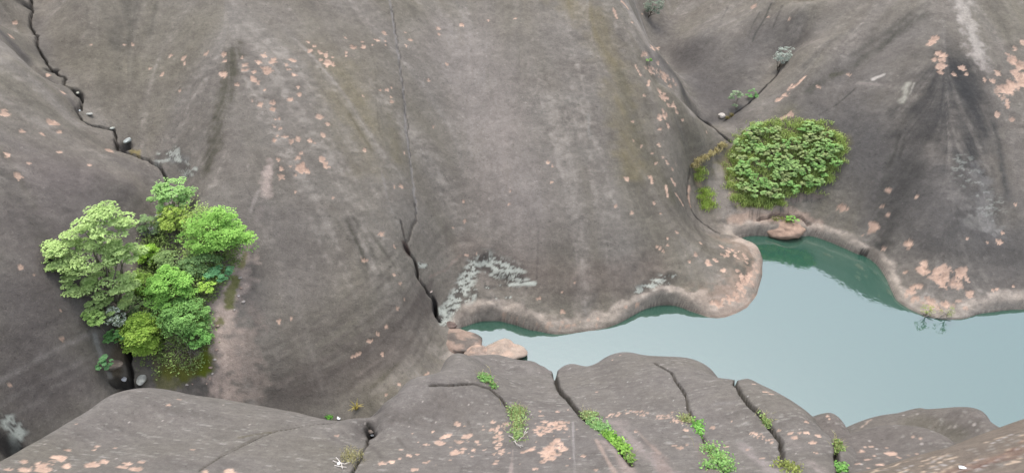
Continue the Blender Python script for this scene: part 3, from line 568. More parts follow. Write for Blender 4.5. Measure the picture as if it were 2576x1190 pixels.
for P, w, c, k in [
  ([(1300,900),(1380,930)], 30, S(126,118,113), .4), ([(1200,900),(1300,915),(1400,960)], 14, S(140,134,128), .4),
  ([(1550,1062),(1590,1110),(1640,1160),(1700,1200)], 26, S(158,146,140), .75), ([(1520,1110),(1560,1150),(1590,1195)], 20, S(160,144,136), .75), ([(1640,1120),(1680,1190)], 20, S(142,126,118), .6), ([(1500,1105),(1530,1160),(1550,1195)], 7, S(182,160,146), .6),
  ([(1600,1080),(1660,1140)], 8, S(170,150,138), .5), ([(1760,1120),(1800,1190)], 20, S(132,118,110), .5), ([(1870,1120),(1910,1160),(1960,1195)], 26, S(158,148,143), .65), ([(1985,1100),(2020,1130)], 18, S(146,137,131), .6), ([(2030,1160),(2070,1190)], 20, S(160,148,142), .6),
  ([(1441,1060),(1443,1120),(1446,1190)], 3, S(160,154,150), .7), ([(1290,1130),(1285,1190)], 4, S(165,150,142), .6),
  ([(1520,920),(1580,1000),(1640,1020)], 50, S(106,100,95), .4), ([(1740,1040),(1800,1015),(1860,1010)], 8, S(134,128,124), .5), ([(1090,1010),(1140,1040)], 60, S(106,99,92), .4),
  ([(945,1010),(975,1040)], 22, S(88,82,77), .5), ([(1000,1100),(1025,1130)], 6, S(84,79,74), .5), ([(960,1150),(930,1120)], 8, S(90,84,79), .5), ([(1090,1050),(1095,1100)], 10, S(94,88,83), .35), ([(1180,1060),(1185,1090)], 6, S(90,84,78), .4),
  ([(600,1100),(680,1085)], 5, S(96,90,66), .6), ([(500,1180),(560,1140),(640,1100),(700,1082)], 6, S(84,79,68), .55), ([(820,1090),(900,1130)], 16, S(90,85,82), .5), ([(200,1100),(400,1040)], 60, S(118,111,106), .4), ([(420,1160),(560,1170)], 40, S(106,100,95), .4)]:
    stroke(front, P, w * 1.15, c, k, 1.0, .75, grain=.25)
F2 = [(1150,1067,8),(1120,1098,12),(1105,1112,13),(1130,1093,7),(1175,1098,11),(1155,1110,10),(1200,1110,7),(1205,1117,5),(1073,1117,5),(1145,1137,15),(1165,1128,6),(1190,1130,7),(1030,1145,7),(1050,1142,5),(985,1160,7),(960,1165,7),(1045,1180,9),
 (1070,1162,6),(1006,1130,4),(1005,1152,4),(1245,1165,6),(1237,1080,5),(1275,1065,7),(1240,1060,5),(1370,1060,7),(1405,1105,9),(1335,1130,9),(1320,1135,7),(1345,1178,6),(1467,1146,6),(1498,1181,6),(1358,1033,4),(1360,1045,5),(1403,1035,5),(1725,1080,6),
 (1710,1125,7),(1698,1120,5),(1727,1118,5),(1795,1075,6),(1825,1122,5),(1921,1151,8),(1961,1080,5),(1990,1088,7),(2012,1088,5),(2000,1099,6),(2029,1088,5),(2059,1096,8),(2045,1112,7),(2053,1138,5),(150,1150,11),(105,1175,14),(170,1172,12),(60,1180,10),
 (230,1168,14),(260,1160,10),(310,1175,10),(340,1178,11),(320,1165,8),(355,1160,6),(60,1160,6),(20,1180,6),(173,1132,6),(245,1122,5),(237,1130,3),(290,1126,4),(425,1018,4),(450,1004,4),(190,1066,3),(484,1130,4),(515,1185,8),(575,1185,11),(847,1095,5),
 (1430,1030,3),(1560,893,4),(1540,905,3),(1600,1085,4),(1690,1035,3),(1840,1060,3),(1880,1130,5),(1940,990,5),(1895,965,5),(1925,985,6),(2030,1060,5),(1220,1130,4),(1090,1085,4),(1500,985,3)]
flakes(front, F2, dz=.018)
for q_, (P, w, k) in enumerate([([(1262,1075),(1250,1105),(1258,1130),(1252,1150)], 13, .85), ([(1350,1084),(1390,1072),(1425,1070)], 16, .85), ([(1370,1148),(1395,1130),(1410,1120)], 20, .8), ([(1530,1048),(1570,1036),(1600,1034),(1630,1042)], 9, .8), ([(1690,1055),(1718,1060)], 7, .85), ([(1880,1088),(1915,1096),(1945,1110)], 8, .85), ([(1690,1045),(1650,1050)], 7, .5), ([(80,1170),(160,1155)], 8, .6), ([(215,1172),(270,1160)], 7, .6)]):
    cluster(front, P, w, k, int(20 + 3 * w), 40 + q_, None, .012, .12, .42)
specks(front, 170, (-20, 985, 2080, 1190), 1); specks(front, 60, (1250, 890, 1950, 1010), 2, .8, 2.6, S(190, 186, 180)); specks(front, 60, (1000, 1060, 1450, 1190), 3, 1, 4, PEACH)
CR = [([(1080,966),(1130,967),(1190,962),(1235,976),(1262,1000),(1290,1040),(1300,1060)], 4, .22), ([(1393,930),(1396,945),(1402,968),(1416,990),(1440,1015),(1455,1035),(1480,1060),(1520,1085),(1560,1125),(1590,1168)], 5.5, .40),
      ([(1645,910),(1690,936),(1710,965),(1730,1005),(1738,1045),(1750,1065),(1772,1100),(1790,1140),(1830,1190)], 4.5, .35), ([(1846,950),(1850,965),(1862,987),(1890,1020),(1920,1045),(1945,1080),(1965,1110),(1970,1165)], 4, .32),
      ([(2088,1080),(2098,1100),(2106,1140),(2110,1195)], 5, .35), ([(925,1062),(936,1086),(925,1105),(905,1150),(880,1195)], 5, .35), ([(500,1182),(560,1145),(640,1105),(700,1082),(790,1066),(850,1060)], 2, .04)]
for P, w, dpt in CR: groove(front, P, w * .62, dpt * .8, .05 if dpt > .1 else .02, .12, .45, S(62, 58, 48), .75, .012)
groove(front, [(926,1088),(942,1096)], 9, .3, 0, .3, .3, S(50, 46, 42), .7)
# knobs on the right
flakes(k5, [(2174,1123,4),(2168,1135,8),(2190,1122,6),(2240,1140,12),(2260,1150,9),(2200,1145,5),(2180,1155,7),(2213,1168,8),(2184,1177,7),(2297,1097,3),(2315,1101,5),(2290,1145,4),(2305,1140,4),(2230,1125,4),(2160,1165,4)], dz=.012)
flakes(k4, [(2270,1110,4),(2390,1075,4),(2420,1085,3),(2500,1090,4),(2450,1065,4)], PALE, .7, .01); flakes(k3, [(2080,1046,4),(2085,1052,3)], dz=.01)
specks(k4, 40, (2180, 1040, 2500, 1110), 5); specks(k5, 30, (2150, 1085, 2400, 1180), 6)
stroke(k4, [(2165,1075),(2190,1055)], 4, S(190, 168, 150), .7, .4, .3); stroke(k4, [(2360,1055),(2340,1085)], 4, S(160, 148, 138), .5, .5, .4); stroke(k4, [(2300,1060),(2400,1100)], 40, S(104, 100, 84), .4, .9, .4)
r_ = np.random.default_rng(12)
for _ in range(46):                                             # long pale spall streaks down the corner slab
    u = r_.uniform(2180, 2600); v = np.interp(u, [2080, 2400, 2600], [1205, 1130, 1068]) + r_.uniform(4, 60) * (.5 + (u - 2180) / 420); L = r_.uniform(10, 38); sg = r_.uniform(.30, .55)
    stroke(k6, [(u - L, v + L * sg), (u, v), (u + L, v - L * sg)], r_.uniform(1.5, 4.5), S(214, 190, 164) if r_.random() < .7 else S(190, 184, 178), r_.uniform(.5, .85), .4, .5, grain=.08, seed=_ % 9)
stroke(k6, [(2380,1190),(2480,1160),(2600,1120)], 40, S(140, 112, 98), .5, .9, .4)
for q in range(6): stroke(k6, [(2400 + q * 18,1192 - q * 4),(2480 + q * 15,1168 - q * 9),(2590,1142 - q * 10)], 3, S(112, 84, 72), .5, .6, .4)

# ------------------------------------------------------------------ materials
def new_mat(name):
    m = bpy.data.materials.new(name); m.use_nodes = True; return m, m.node_tree, m.node_tree.nodes['Principled BSDF']
def rock_mat(name, scale=1.0, bump=.5):
    m, nt, b = new_mat(name); N = nt.nodes.new; L = nt.links.new
    at = N('ShaderNodeAttribute'); at.attribute_name = 'alb'
    tc = N('ShaderNodeTexCoord')
    mp = N('ShaderNodeMapping'); mp.inputs['Scale'].default_value = (1, 1, 1); L(tc.outputs['Object'], mp.inputs[0])
    n1 = N('ShaderNodeTexNoise'); n1.inputs['Scale'].default_value = 3.2 * scale; n1.inputs['Detail'].default_value = 9; n1.inputs['Roughness'].default_value = .72
    n2 = N('ShaderNodeTexNoise'); n2.inputs['Scale'].default_value = 16 * scale; n2.inputs['Detail'].default_value = 6; n2.inputs['Roughness'].default_value = .7
    L(mp.outputs[0], n1.inputs['Vector']); L(mp.outputs[0], n2.inputs['Vector'])
    r1 = N('ShaderNodeMapRange'); r1.inputs['From Min'].default_value = .3; r1.inputs['From Max'].default_value = .7; r1.inputs['To Min'].default_value = .84; r1.inputs['To Max'].default_value = 1.15; L(n1.outputs[0], r1.inputs[0])
    r2 = N('ShaderNodeMapRange'); r2.inputs['From Min'].default_value = .3; r2.inputs['From Max'].default_value = .7; r2.inputs['To Min'].default_value = .86; r2.inputs['To Max'].default_value = 1.14; L(n2.outputs[0], r2.inputs[0])
    mu = N('ShaderNodeMath'); mu.operation = 'MULTIPLY'; L(r1.outputs[0], mu.inputs[0]); L(r2.outputs[0], mu.inputs[1])
    # crisp-edged patches of rind and tiny pits
    n3 = N('ShaderNodeTexNoise'); n3.inputs['Scale'].default_value = 1.3 * scale; n3.inputs['Detail'].default_value = 14; n3.inputs['Roughness'].default_value = .76; L(mp.outputs[0], n3.inputs['Vector'])
    r3 = N('ShaderNodeMapRange'); r3.inputs['From Min'].default_value = .465; r3.inputs['From Max'].default_value = .535; r3.inputs['To Min'].default_value = .94; r3.inputs['To Max'].default_value = 1.06; L(n3.outputs[0], r3.inputs[0])
    n4 = N('ShaderNodeTexNoise'); n4.inputs['Scale'].default_value = 5.0 * scale; n4.inputs['Detail'].default_value = 8; n4.inputs['Roughness'].default_value = .7; L(mp.outputs[0], n4.inputs['Vector'])
    r4 = N('ShaderNodeMapRange'); r4.inputs['From Min'].default_value = .60; r4.inputs['From Max'].default_value = .66; r4.inputs['To Min'].default_value = 1.0; r4.inputs['To Max'].default_value = 1.32; L(n4.outputs[0], r4.inputs[0])
    r5 = N('ShaderNodeMapRange'); r5.inputs['From Min'].default_value = .36; r5.inputs['From Max'].default_value = .40; r5.inputs['To Min'].default_value = .74; r5.inputs['To Max'].default_value = 1.0; L(n4.outputs[0], r5.inputs[0])
    m3 = N('ShaderNodeMath'); m3.operation = 'MULTIPLY'; L(mu.outputs[0], m3.inputs[0]); L(r3.outputs[0], m3.inputs[1])
    m4 = N('ShaderNodeMath'); m4.operation = 'MULTIPLY'; L(m3.outputs[0], m4.inputs[0]); L(r4.outputs[0], m4.inputs[1])
    mu = N('ShaderNodeMath'); mu.operation = 'MULTIPLY'; L(m4.outputs[0], mu.inputs[0]); L(r5.outputs[0], mu.inputs[1])
    # tiny pale lichen dots
    vo = N('ShaderNodeTexVoronoi'); vo.inputs['Scale'].default_value = 5.5 * scale; L(mp.outputs[0], vo.inputs['Vector'])
    dot = N('ShaderNodeMapRange'); dot.inputs['From Min'].default_value = .05; dot.inputs['From Max'].default_value = .10; dot.inputs['To Min'].default_value = .35; dot.inputs['To Max'].default_value = 0; L(vo.outputs['Distance'], dot.inputs[0])
    gate = N('ShaderNodeMath'); gate.operation = 'GREATER_THAN'; gate.inputs[1].default_value = .56; L(n1.outputs[0], gate.inputs[0])
    dg = N('ShaderNodeMath'); dg.operation = 'MULTIPLY'; L(dot.outputs[0], dg.inputs[0]); L(gate.outputs[0], dg.inputs[1])
    vm = N('ShaderNodeVectorMath'); vm.operation = 'SCALE'; L(at.outputs['Color'], vm.inputs[0]); L(mu.outputs[0], vm.inputs['Scale'])
    mx = N('ShaderNodeMix'); mx.data_type = 'RGBA'; L(dg.outputs[0], mx.inputs['Factor']); L(vm.outputs[0], mx.inputs['A']); mx.inputs['B'].default_value = (.30, .28, .25, 1)
    L(mx.outputs['Result'], b.inputs['Base Color'])
    ad = N('ShaderNodeMath'); ad.operation = 'MULTIPLY_ADD'; ad.inputs[1].default_value = .35; L(n2.outputs[0], ad.inputs[0]); L(n1.outputs[0], ad.inputs[2])
    bu = N('ShaderNodeBump'); bu.inputs['Strength'].default_value = bump; bu.inputs['Distance'].default_value = .12 / scale; L(ad.outputs[0], bu.inputs['Height']); L(bu.outputs[0], b.inputs['Normal'])
    b.inputs['Roughness'].default_value = .9; b.inputs['Specular IOR Level'].default_value = .18
    return m
M_FAR = rock_mat('weathered_sandstone', 1.0, .5); M_FRONT = rock_mat('near_sandstone', 2.4, .55)

def sheet_mesh(name, sh, mat, zmin=-2.9):
    nr, nc = sh.nr, sh.nc; me = bpy.data.meshes.new(name)
    co = np.stack([sh.X, sh.Y, sh.Z], -1).reshape(-1, 3).astype(np.float32)
    idx = np.arange(nr * nc).reshape(nr, nc)
    q = np.stack([idx[:-1, :-1], idx[:-1, 1:], idx[1:, 1:], idx[1:, :-1]], -1).reshape(-1, 4)
    zz = sh.Z.reshape(-1)[q].max(1); q = q[zz > zmin]
    used = np.zeros(nr * nc, bool); used[q.ravel()] = True; ren = np.cumsum(used) - 1; q = ren[q]; co = co[used]
    me.vertices.add(len(co)); me.vertices.foreach_set('co', co.ravel())
    me.loops.add(q.size); me.loops.foreach_set('vertex_index', q.ravel().astype(np.int32))
    me.polygons.add(len(q)); me.polygons.foreach_set('loop_start', (np.arange(len(q)) * 4).astype(np.int32))
    me.polygons.foreach_set('use_smooth', np.ones(len(q), bool)); me.update(calc_edges=True)
    at = me.attributes.new('alb', 'FLOAT_COLOR', 'POINT')
    A = np.concatenate([np.clip(sh.A, .004, .9).reshape(-1, 3), np.ones((nr * nc, 1))], 1)[used].astype(np.float32)
    at.data.foreach_set('color', A.ravel()); me.materials.append(mat)
    o = bpy.data.objects.new(name, me); col.objects.link(o); o['kind'] = 'structure'; return o
for n, s_, m in [('rock_slopes', far, M_FAR), ('rock_ledge', front, M_FRONT), ('rock_knob', k3, M_FRONT), ('rock_knob', k4, M_FRONT), ('rock_knob', k5, M_FRONT), ('rock_slab', k6, M_FRONT)]: sheet_mesh(n, s_, m, -.9 if s_ is far else -2.9)

# ------------------------------------------------------------------ the lake
m, nt, b = new_mat('lake_water'); N = nt.nodes.new; L = nt.links.new
b.inputs['Base Color'].default_value = (.024, .072, .050, 1); b.inputs['Roughness'].default_value = .035; b.inputs['IOR'].default_value = 2.6
tc = N('ShaderNodeTexCoord'); n1 = N('ShaderNodeTexNoise'); n1.inputs['Scale'].default_value = 2.2; n1.inputs['Detail'].default_value = 4; L(tc.outputs['Object'], n1.inputs['Vector'])
bu = N('ShaderNodeBump'); bu.inputs['Strength'].default_value = .10; bu.inputs['Distance'].default_value = .05; L(n1.outputs[0], bu.inputs['Height']); L(bu.outputs[0], b.inputs['Normal'])
me = bpy.data.meshes.new('lake'); me.from_pydata([(-12, 15, 0), (75, 15, 0), (75, 60, 0), (-12, 60, 0)], [], [(0, 1, 2, 3)]); me.materials.append(m)
lake = bpy.data.objects.new('lake', me); col.objects.link(lake); lake['kind'] = 'structure'
print('TERRAIN', round(time.time() - T0, 1))
# ------------------------------------------------------------------ plants: every tree and shrub its own thing with stems and foliage
def tag(o, label, cat, group=None):
    o['label'] = label; o['category'] = cat
    if group: o['group'] = group
    return o
def empty(name, loc):
    o = bpy.data.objects.new(name, None); o.empty_display_size = .2; o.location = Vector(loc); col.objects.link(o); return o
def leaf_mat():
    m = bpy.data.materials.new('leaf'); m.use_nodes = True; nt = m.node_tree; nt.nodes.clear(); N = nt.nodes.new; L = nt.links.new
    at = N('ShaderNodeAttribute'); at.attribute_name = 'tint'
    tc = N('ShaderNodeTexCoord'); no = N('ShaderNodeTexNoise'); no.inputs['Scale'].default_value = 5; no.inputs['Detail'].default_value = 3; L(tc.outputs['Object'], no.inputs['Vector'])
    hs = N('ShaderNodeHueSaturation'); mr = N('ShaderNodeMapRange'); mr.inputs['From Min'].default_value = .3; mr.inputs['From Max'].default_value = .7; mr.inputs['To Min'].default_value = .82; mr.inputs['To Max'].default_value = 1.18
    L(no.outputs[0], mr.inputs[0]); L(mr.outputs[0], hs.inputs['Value']); L(at.outputs['Color'], hs.inputs['Color'])
    d = N('ShaderNodeBsdfDiffuse'); t = N('ShaderNodeBsdfTranslucent'); mx = N('ShaderNodeMixShader'); mx.inputs[0].default_value = .18; o = N('ShaderNodeOutputMaterial')
    L(hs.outputs[0], d.inputs[0]); L(hs.outputs[0], t.inputs[0]); L(d.outputs[0], mx.inputs[1]); L(t.outputs[0], mx.inputs[2]); L(mx.outputs[0], o.inputs[0]); return m
def plain_mat(name, c, rough=.85, var=.25, scale=8, spec=.2):
    m, nt, b = new_mat(name); N = nt.nodes.new; L = nt.links.new
    tc = N('ShaderNodeTexCoord'); no = N('ShaderNodeTexNoise'); no.inputs['Scale'].default_value = scale; no.inputs['Detail'].default_value = 6; L(tc.outputs['Object'], no.inputs['Vector'])
    cr = N('ShaderNodeValToRGB'); cr.color_ramp.elements[0].position = .3; cr.color_ramp.elements[1].position = .7
    c = np.array(c); cr.color_ramp.elements[0].color = (*(c * (1 - var)), 1); cr.color_ramp.elements[1].color = (*(c * (1 + var)), 1)
    L(no.outputs[0], cr.inputs[0]); L(cr.outputs[0], b.inputs['Base Color']); b.inputs['Roughness'].default_value = rough; b.inputs['Specular IOR Level'].default_value = spec; return m
M_LEAF = leaf_mat(); M_BARK = plain_mat('pale_bark', S(150, 142, 128)); M_TWIG = plain_mat('grey_twigs', S(176, 168, 156)); M_DARKBARK = plain_mat('dark_bark', S(92, 84, 72))
FK = 1.05
def mesh_obj(name, V, F, mat, parent=None, smooth=False, tint=None):
    me = bpy.data.meshes.new(name); V = np.asarray(V, np.float32); F = np.asarray(F, np.int32)
    me.vertices.add(len(V)); me.vertices.foreach_set('co', V.ravel()); me.loops.add(F.size); me.loops.foreach_set('vertex_index', F.ravel())
    me.polygons.add(len(F)); me.polygons.foreach_set('loop_start', (np.arange(len(F)) * F.shape[1]).astype(np.int32)); me.polygons.foreach_set('use_smooth', np.full(len(F), smooth))
    me.update(calc_edges=True)
    if tint is not None:
        at = me.attributes.new('tint', 'FLOAT_COLOR', 'POINT'); at.data.foreach_set('color', np.concatenate([tint, np.ones((len(tint), 1))], 1).astype(np.float32).ravel())
    me.materials.append(mat); o = bpy.data.objects.new(name, me); col.objects.link(o)
    if parent: o.parent = parent
    return o
def leaves(name, P, Nn, size, tint, parent, rg, asp=.55, droop=.0, T=None):
    n = len(P); Nn = Nn / (np.linalg.norm(Nn, axis=1, keepdims=True) + 1e-9)
    if T is None: T = rg.normal(size=(n, 3))
    T = T - Nn * (T * Nn).sum(1, keepdims=True); T /= np.linalg.norm(T, axis=1, keepdims=True) + 1e-9; B = np.cross(Nn, T)
    s = size[:, None]
    V = np.stack([P - T * s * .5, P + B * s * asp * .5 + Nn * s * .10, P + T * s * .5 - Nn * s * droop, P - B * s * asp * .5 + Nn * s * .10], 1).reshape(-1, 3)
    return mesh_obj(name, V, np.arange(4 * n).reshape(n, 4), M_LEAF, parent, False, np.repeat(tint, 4, 0))
def tubes(name, segs, mat, parent, sides=5):
    """tapered limbs: each a list of (point, radius)"""
    V, F, k = [], [], 0
    for pts_ in segs:
        for i, (p, r) in enumerate(pts_):
            p = np.asarray(p, float); a = np.asarray(pts_[max(i - 1, 0)][0]); b = np.asarray(pts_[min(i + 1, len(pts_) - 1)][0]); d = b - a; d = d / (np.linalg.norm(d) + 1e-9)
            x = np.cross(d, [.3, .2, 1.0] if abs(d[2]) < .9 else [1, 0, .1]); x /= np.linalg.norm(x); y = np.cross(d, x)
            for s in range(sides): an = 2 * math.pi * s / sides; V.append(p + r * (x * math.cos(an) + y * math.sin(an)))
            if i:
                for s in range(sides): F.append((k + (i - 1) * sides + s, k + (i - 1) * sides + (s + 1) % sides, k + i * sides + (s + 1) % sides, k + i * sides + s))
        k += len(pts_) * sides
    return mesh_obj(name, V, F, mat, parent, True)
def bent(a, b, r0, r1, rg, n=5, bow=.12):
    a, b = np.asarray(a, float), np.asarray(b, float); L = np.linalg.norm(b - a); off = rg.normal(0, bow * L, 3) * .5
    return [(a + (b - a) * t + off * math.sin(math.pi * t) + rg.normal(0, .02 * L, 3) * (0 < t < 1), r0 + (r1 - r0) * t) for t in np.linspace(0, 1, n)]
def shrub(name, label, cat, base, crown, pr, seed, light, dark, leaf=.15, clumps=26, per=90, trunk=.07, flat=.6, group=None, up=1.0, depth=None, bark=None, jitter=.32, hollow=.55, lobes=None, pale=None, fine=.72, shell=.55):
    """base: sight line to the foot; crown: sight line to the crown's middle; pr: crown half sizes in frame px"""
    rg = np.random.default_rng(seed); B = far.hit(*base)
    cu, cv = crown; g = far.hit(cu, cv)
    Cc = Py(cu, cv, min(B[1] + .25, g[1] - .35) if depth is None else B[1] + depth)
    px = np.linalg.norm(Cc - C0) / FOC; R3 = np.array([pr[0] * px, .8 * pr[0] * px, pr[1] * px * 1.08]) * 1.12
    root = empty(name, B); tag(root, label, cat, group); clumps = int(clumps * 1.7); leaf = leaf * fine
    Bl = np.zeros(3); Cl = Cc - B
    # clump centres through the crown
    d = rg.normal(size=(clumps * 3, 3)); d /= np.linalg.norm(d, axis=1, keepdims=True); d = d[(d[:, 2] > -.45 - .2 * rg.random(len(d))) & (d[:, 1] < .75)][:clumps]
    rr = (hollow + (1 - hollow) * rg.random((len(d), 1)) ** .6) * .86 * (1 + .95 * fbm(d[:, 0] * 1.6 + seed, d[:, 1] * 1.6 + d[:, 2] * 1.9, 2, seed))[:, None]; Q = Cl + d * rr * R3
    if lobes:                                                   # several sub-crowns instead of one round one
        Q, d, cr = [], [], []
        for lu, lv, ra, rb, dy in lobes:
            lc = Py(lu, lv, Cc[1] + dy) - B; n = max(6, int(clumps * ra * rb / sum(a[2] * a[3] for a in lobes)))
            e = rg.normal(size=(n * 4, 3)); e /= np.linalg.norm(e, axis=1, keepdims=True); e = e[(e[:, 2] > -.35) & (e[:, 1] < .6)][:n]
            Q.append(lc + e * (.62 + .33 * rg.random((len(e), 1))) * np.array([ra, .8 * ra, rb]) * px); d.append(e); cr.append(px * (ra + rb) / 2 * (.22 + .2 * rg.random(len(e))))
        Q, d, cr = np.concatenate(Q), np.concatenate(d), np.concatenate(cr)
    else: cr = R3.mean() * (.13 + .24 * rg.random(len(d)) ** 1.5)
    P, Nn, sz, ti = [], [], [], []
    light, dark = np.array(light), np.array(dark); light = light * .8 + .2 * light.mean() * np.array([1.0, 1.1, .8]); dark = dark * .8 + .2 * dark.mean() * np.array([1.0, 1.1, .8])
    for q, r, dd in zip(Q, cr, d):
        n = int(per * .8 * (.6 + .8 * rg.random())); e = rg.normal(size=(n, 3)); e /= np.linalg.norm(e, axis=1, keepdims=True); e[:, 2] = np.abs(e[:, 2]) * .95 - .05
        rad = shell + (1 - shell) * rg.random((n, 1)) ** .5; P.append(q + e * rad * r * np.array([1.15, 1.15, flat]))
        Nn.append(np.array([0, -.12, up]) + .28 * dd + .18 * e + rg.normal(0, jitter * .62, (n, 3))); sz.append(leaf * 1.18 * (.65 + .7 * rg.random(n)))
        f = np.clip(.78 + .20 * rg.normal() + .22 * rg.normal(size=(n, 1)), 0, 1); ti.append(dark + (light - dark) * f)
    P = np.concatenate(P); ti = np.concatenate(ti)
    if pale is not None:
        w = rg.random(len(P)) < pale[1]; ti[w] = np.array(pale[0])
    leaves('crown', P, np.concatenate(Nn), np.concatenate(sz), ti, root, rg)
    segs = []; mid = Bl * .35 + Cl * .65 + np.array([0, 0, -.12 * R3[2]]); st = bent(Bl - np.array([0, 0, .25]), mid, trunk, trunk * .62, rg, 6, .10); segs.append(st)
    idx = rg.permutation(len(Q))[:min(len(Q), 26 if trunk > .1 else 14)]
    for i in idx: s0 = st[rg.integers(2, 6)]; segs.append(bent(s0[0], Q[i] - np.array([0, 0, cr[i] * .3]), s0[1] * .6, trunk * .10, rg, 5, .10))
    tubes('trunk', segs, bark or M_BARK, root, 6)
    return root
G = lambda r, g, b: S(r, g, b, FK)
def in_poly(u, v, P):
    c = False
    for i in range(len(P)):
        a, b = P[i], P[i - 1]
        if (a[1] > v) != (b[1] > v) and u < (b[0] - a[0]) * (v - a[1]) / (b[1] - a[1]) + a[0]: c = not c
    return c
shrub('broadleaf_tree', 'large pale green spreading tree beside the dark rock wall, tallest in the gully', 'tree', (322, 800), (226, 652), (122, 132), 1, G(178,205,122), G(118,150,72), .16, 130, 105, .13, .36, up=1.0, depth=.0, lobes=[(262,562,56,44,.5),(212,600,44,34,.3),(160,640,56,36,0),(240,645,70,40,.1),(312,640,40,46,.2),(140,660,34,26,-.2),(195,705,56,36,-.3),(270,715,60,34,-.2),(318,730,30,30,0),(215,760,50,28,-.5),(275,775,40,24,-.5)])
shrub('small_tree', 'small pale green tree at the upper end of the gully thicket, under the crack', 'tree', (432, 580), (436, 497), (44, 36), 2, G(156,198,112), G(100,146,72), .14, 30, 80, .06, .5)
shrub('leafy_shrub', 'yellow-green shrub just below the small pale tree of the gully thicket', 'shrub', (440, 610), (446, 556), (36, 38), 3, G(178,204,84), G(126,160,52), .12, 30, 80, .04, .7)
shrub('round_bush', 'bright green dense round bush at the thicket edge beside the bare dome', 'bush', (555, 655), (549, 592), (70, 52), 4, G(148,198,84), G(94,146,48), .12, 60, 110, .06, .6)
shrub('leafy_shrub', 'grey-green thin shrub against the lichened dark rocks beside the yellow-green shrub', 'shrub', (385, 600), (376, 566), (26, 30), 5, G(138,168,108), G(86,112,72), .11, 16, 50, .04, .6)
shrub('leafy_shrub', 'lime green little shrub touching the big pale tree, facing the round bush', 'shrub', (378, 680), (376, 644), (26, 26), 6, G(160,204,62), G(104,152,34), .12, 22, 70, .04, .6)
shrub('leafy_shrub', 'dull grey-green shrub in the middle of the gully thicket under the round bush', 'shrub', (448, 695), (446, 660), (50, 30), 7, G(136,164,98), G(92,116,66), .11, 34, 75, .05, .6)
shrub('leafy_shrub', 'dull green low shrub between the round bush and the ferns of the gully', 'shrub', (520, 690), (505, 660), (44, 22), 8, G(128,164,100), G(84,118,68), .10, 28, 65, .04, .6)
shrub('fern_patch', 'blue-green ferns on the pale slope below the round bush', 'fern', (552, 700), (548, 688), (34, 16), 9, G(116,180,120), G(72,130,82), .15, 20, 45, .02, .4, up=1.2)
shrub('leafy_shrub', 'tall bright green shrub standing in the middle of the gully thicket', 'shrub', (440, 790), (434, 730), (52, 48), 10, G(146,200,84), G(88,142,46), .12, 52, 100, .05, .65)
shrub('leafy_shrub', 'lime sprigs of a sparse shrub beside the pale bare slope', 'shrub', (515, 740), (520, 722), (26, 16), 11, G(176,216,78), G(124,170,44), .12, 14, 40, .03, .5)
shrub('leafy_shrub', 'dark olive shrub in the shade of the big pale tree', 'shrub', (365, 765), (356, 716), (26, 30), 12, G(130,166,62), G(72,100,40), .11, 24, 70, .04, .6)
shrub('leafy_shrub', 'grey-green shrub with bare twigs under the limbs of the big pale tree', 'shrub', (352, 800), (350, 775), (36, 24), 13, G(112,138,86), G(70,92,56), .10, 22, 60, .04, .6)
shrub('leafy_shrub', 'brightest yellow-green shrub hanging over the dark cleft at the foot of the gully', 'shrub', (368, 905), (362, 858), (44, 58), 14, G(180,214,78), G(128,170,46), .13, 60, 105, .05, .6)
shrub('leafy_shrub', 'mid green shrub tangled with grey twigs below the tall bright shrub', 'shrub', (462, 850), (462, 806), (54, 44), 15, G(132,180,92), G(84,130,58), .11, 46, 75, .04, .6)
shrub('leafy_shrub', 'green low shrub at the mossy foot of the gully thicket', 'shrub', (500, 872), (498, 850), (30, 24), 16, G(126,184,88), G(78,130,50), .10, 24, 65, .03, .6)
shrub('flowering_shrub', 'small shrub with whitish flowers under the big pale tree', 'shrub', (300, 830), (290, 802), (22, 22), 17, G(150,170,130), G(84,110,74), .11, 18, 55, .03, .6, pale=(G(226,230,214), .45))
shrub('leafy_shrub', 'dark green tuft on the brown wall below the flowering shrub', 'shrub', (292, 868), (290, 846), (20, 16), 18, G(104,158,84), G(64,112,52), .10, 14, 55, .02, .6)
shrub('leafy_shrub', 'blue-green tuft low on the brown wall beside the dark cleft', 'shrub', (266, 930), (262, 914), (17, 15), 19, G(110,164,104), G(66,116,68), .10, 12, 50, .02, .6)
shrub('leafy_shrub', 'drooping pale green spray below the big tree at the brown wall', 'shrub', (262, 830), (238, 800), (22, 15), 20, G(150,186,96), G(100,138,62), .13, 14, 50, .03, .6)
# low scrub and weeds that knit the thicket together
THICK = [(395,560),(470,520),(560,560),(612,620),(590,690),(545,740),(528,800),(528,890),(490,950),(400,960),(345,900),(345,800),(345,700),(372,610)]
rgt = np.random.default_rng(55); UP = []
while len(UP) < 420:
    u, v = rgt.uniform(340, 615), rgt.uniform(515, 965)
    if in_poly(u, v, THICK) and rgt.random() < (1.0 if v < 880 else .35): UP.append(far.hit(u, v))
UP = np.array(UP); n = 16000; Q = UP[rgt.integers(0, len(UP), n)] + rgt.normal(0, 1, (n, 3)) * [.16, .16, 0]; cl = fbm(Q[:, 0] / .8, (Q[:, 1] + Q[:, 2]) / .8, 3, 5)
Q[:, 2] += rgt.random(n) * (.5 + 1.0 * np.clip(cl + .2, 0, .6)); tt = np.clip(.5 + 1.4 * cl + .2 * rgt.normal(size=n), 0, 1)[:, None]
o = leaves('undergrowth', Q, np.array([0, -.1, .8]) + rgt.normal(0, .35, (n, 3)), .11 * (.6 + .8 * rgt.random(n)), G(112, 128, 78) + (G(160, 184, 108) - G(112, 128, 78)) * tt, None, rgt); o['kind'] = 'stuff'; o['label'] = 'mixed low scrub and weeds filling the gully between the shrubs'; o['category'] = 'undergrowth'
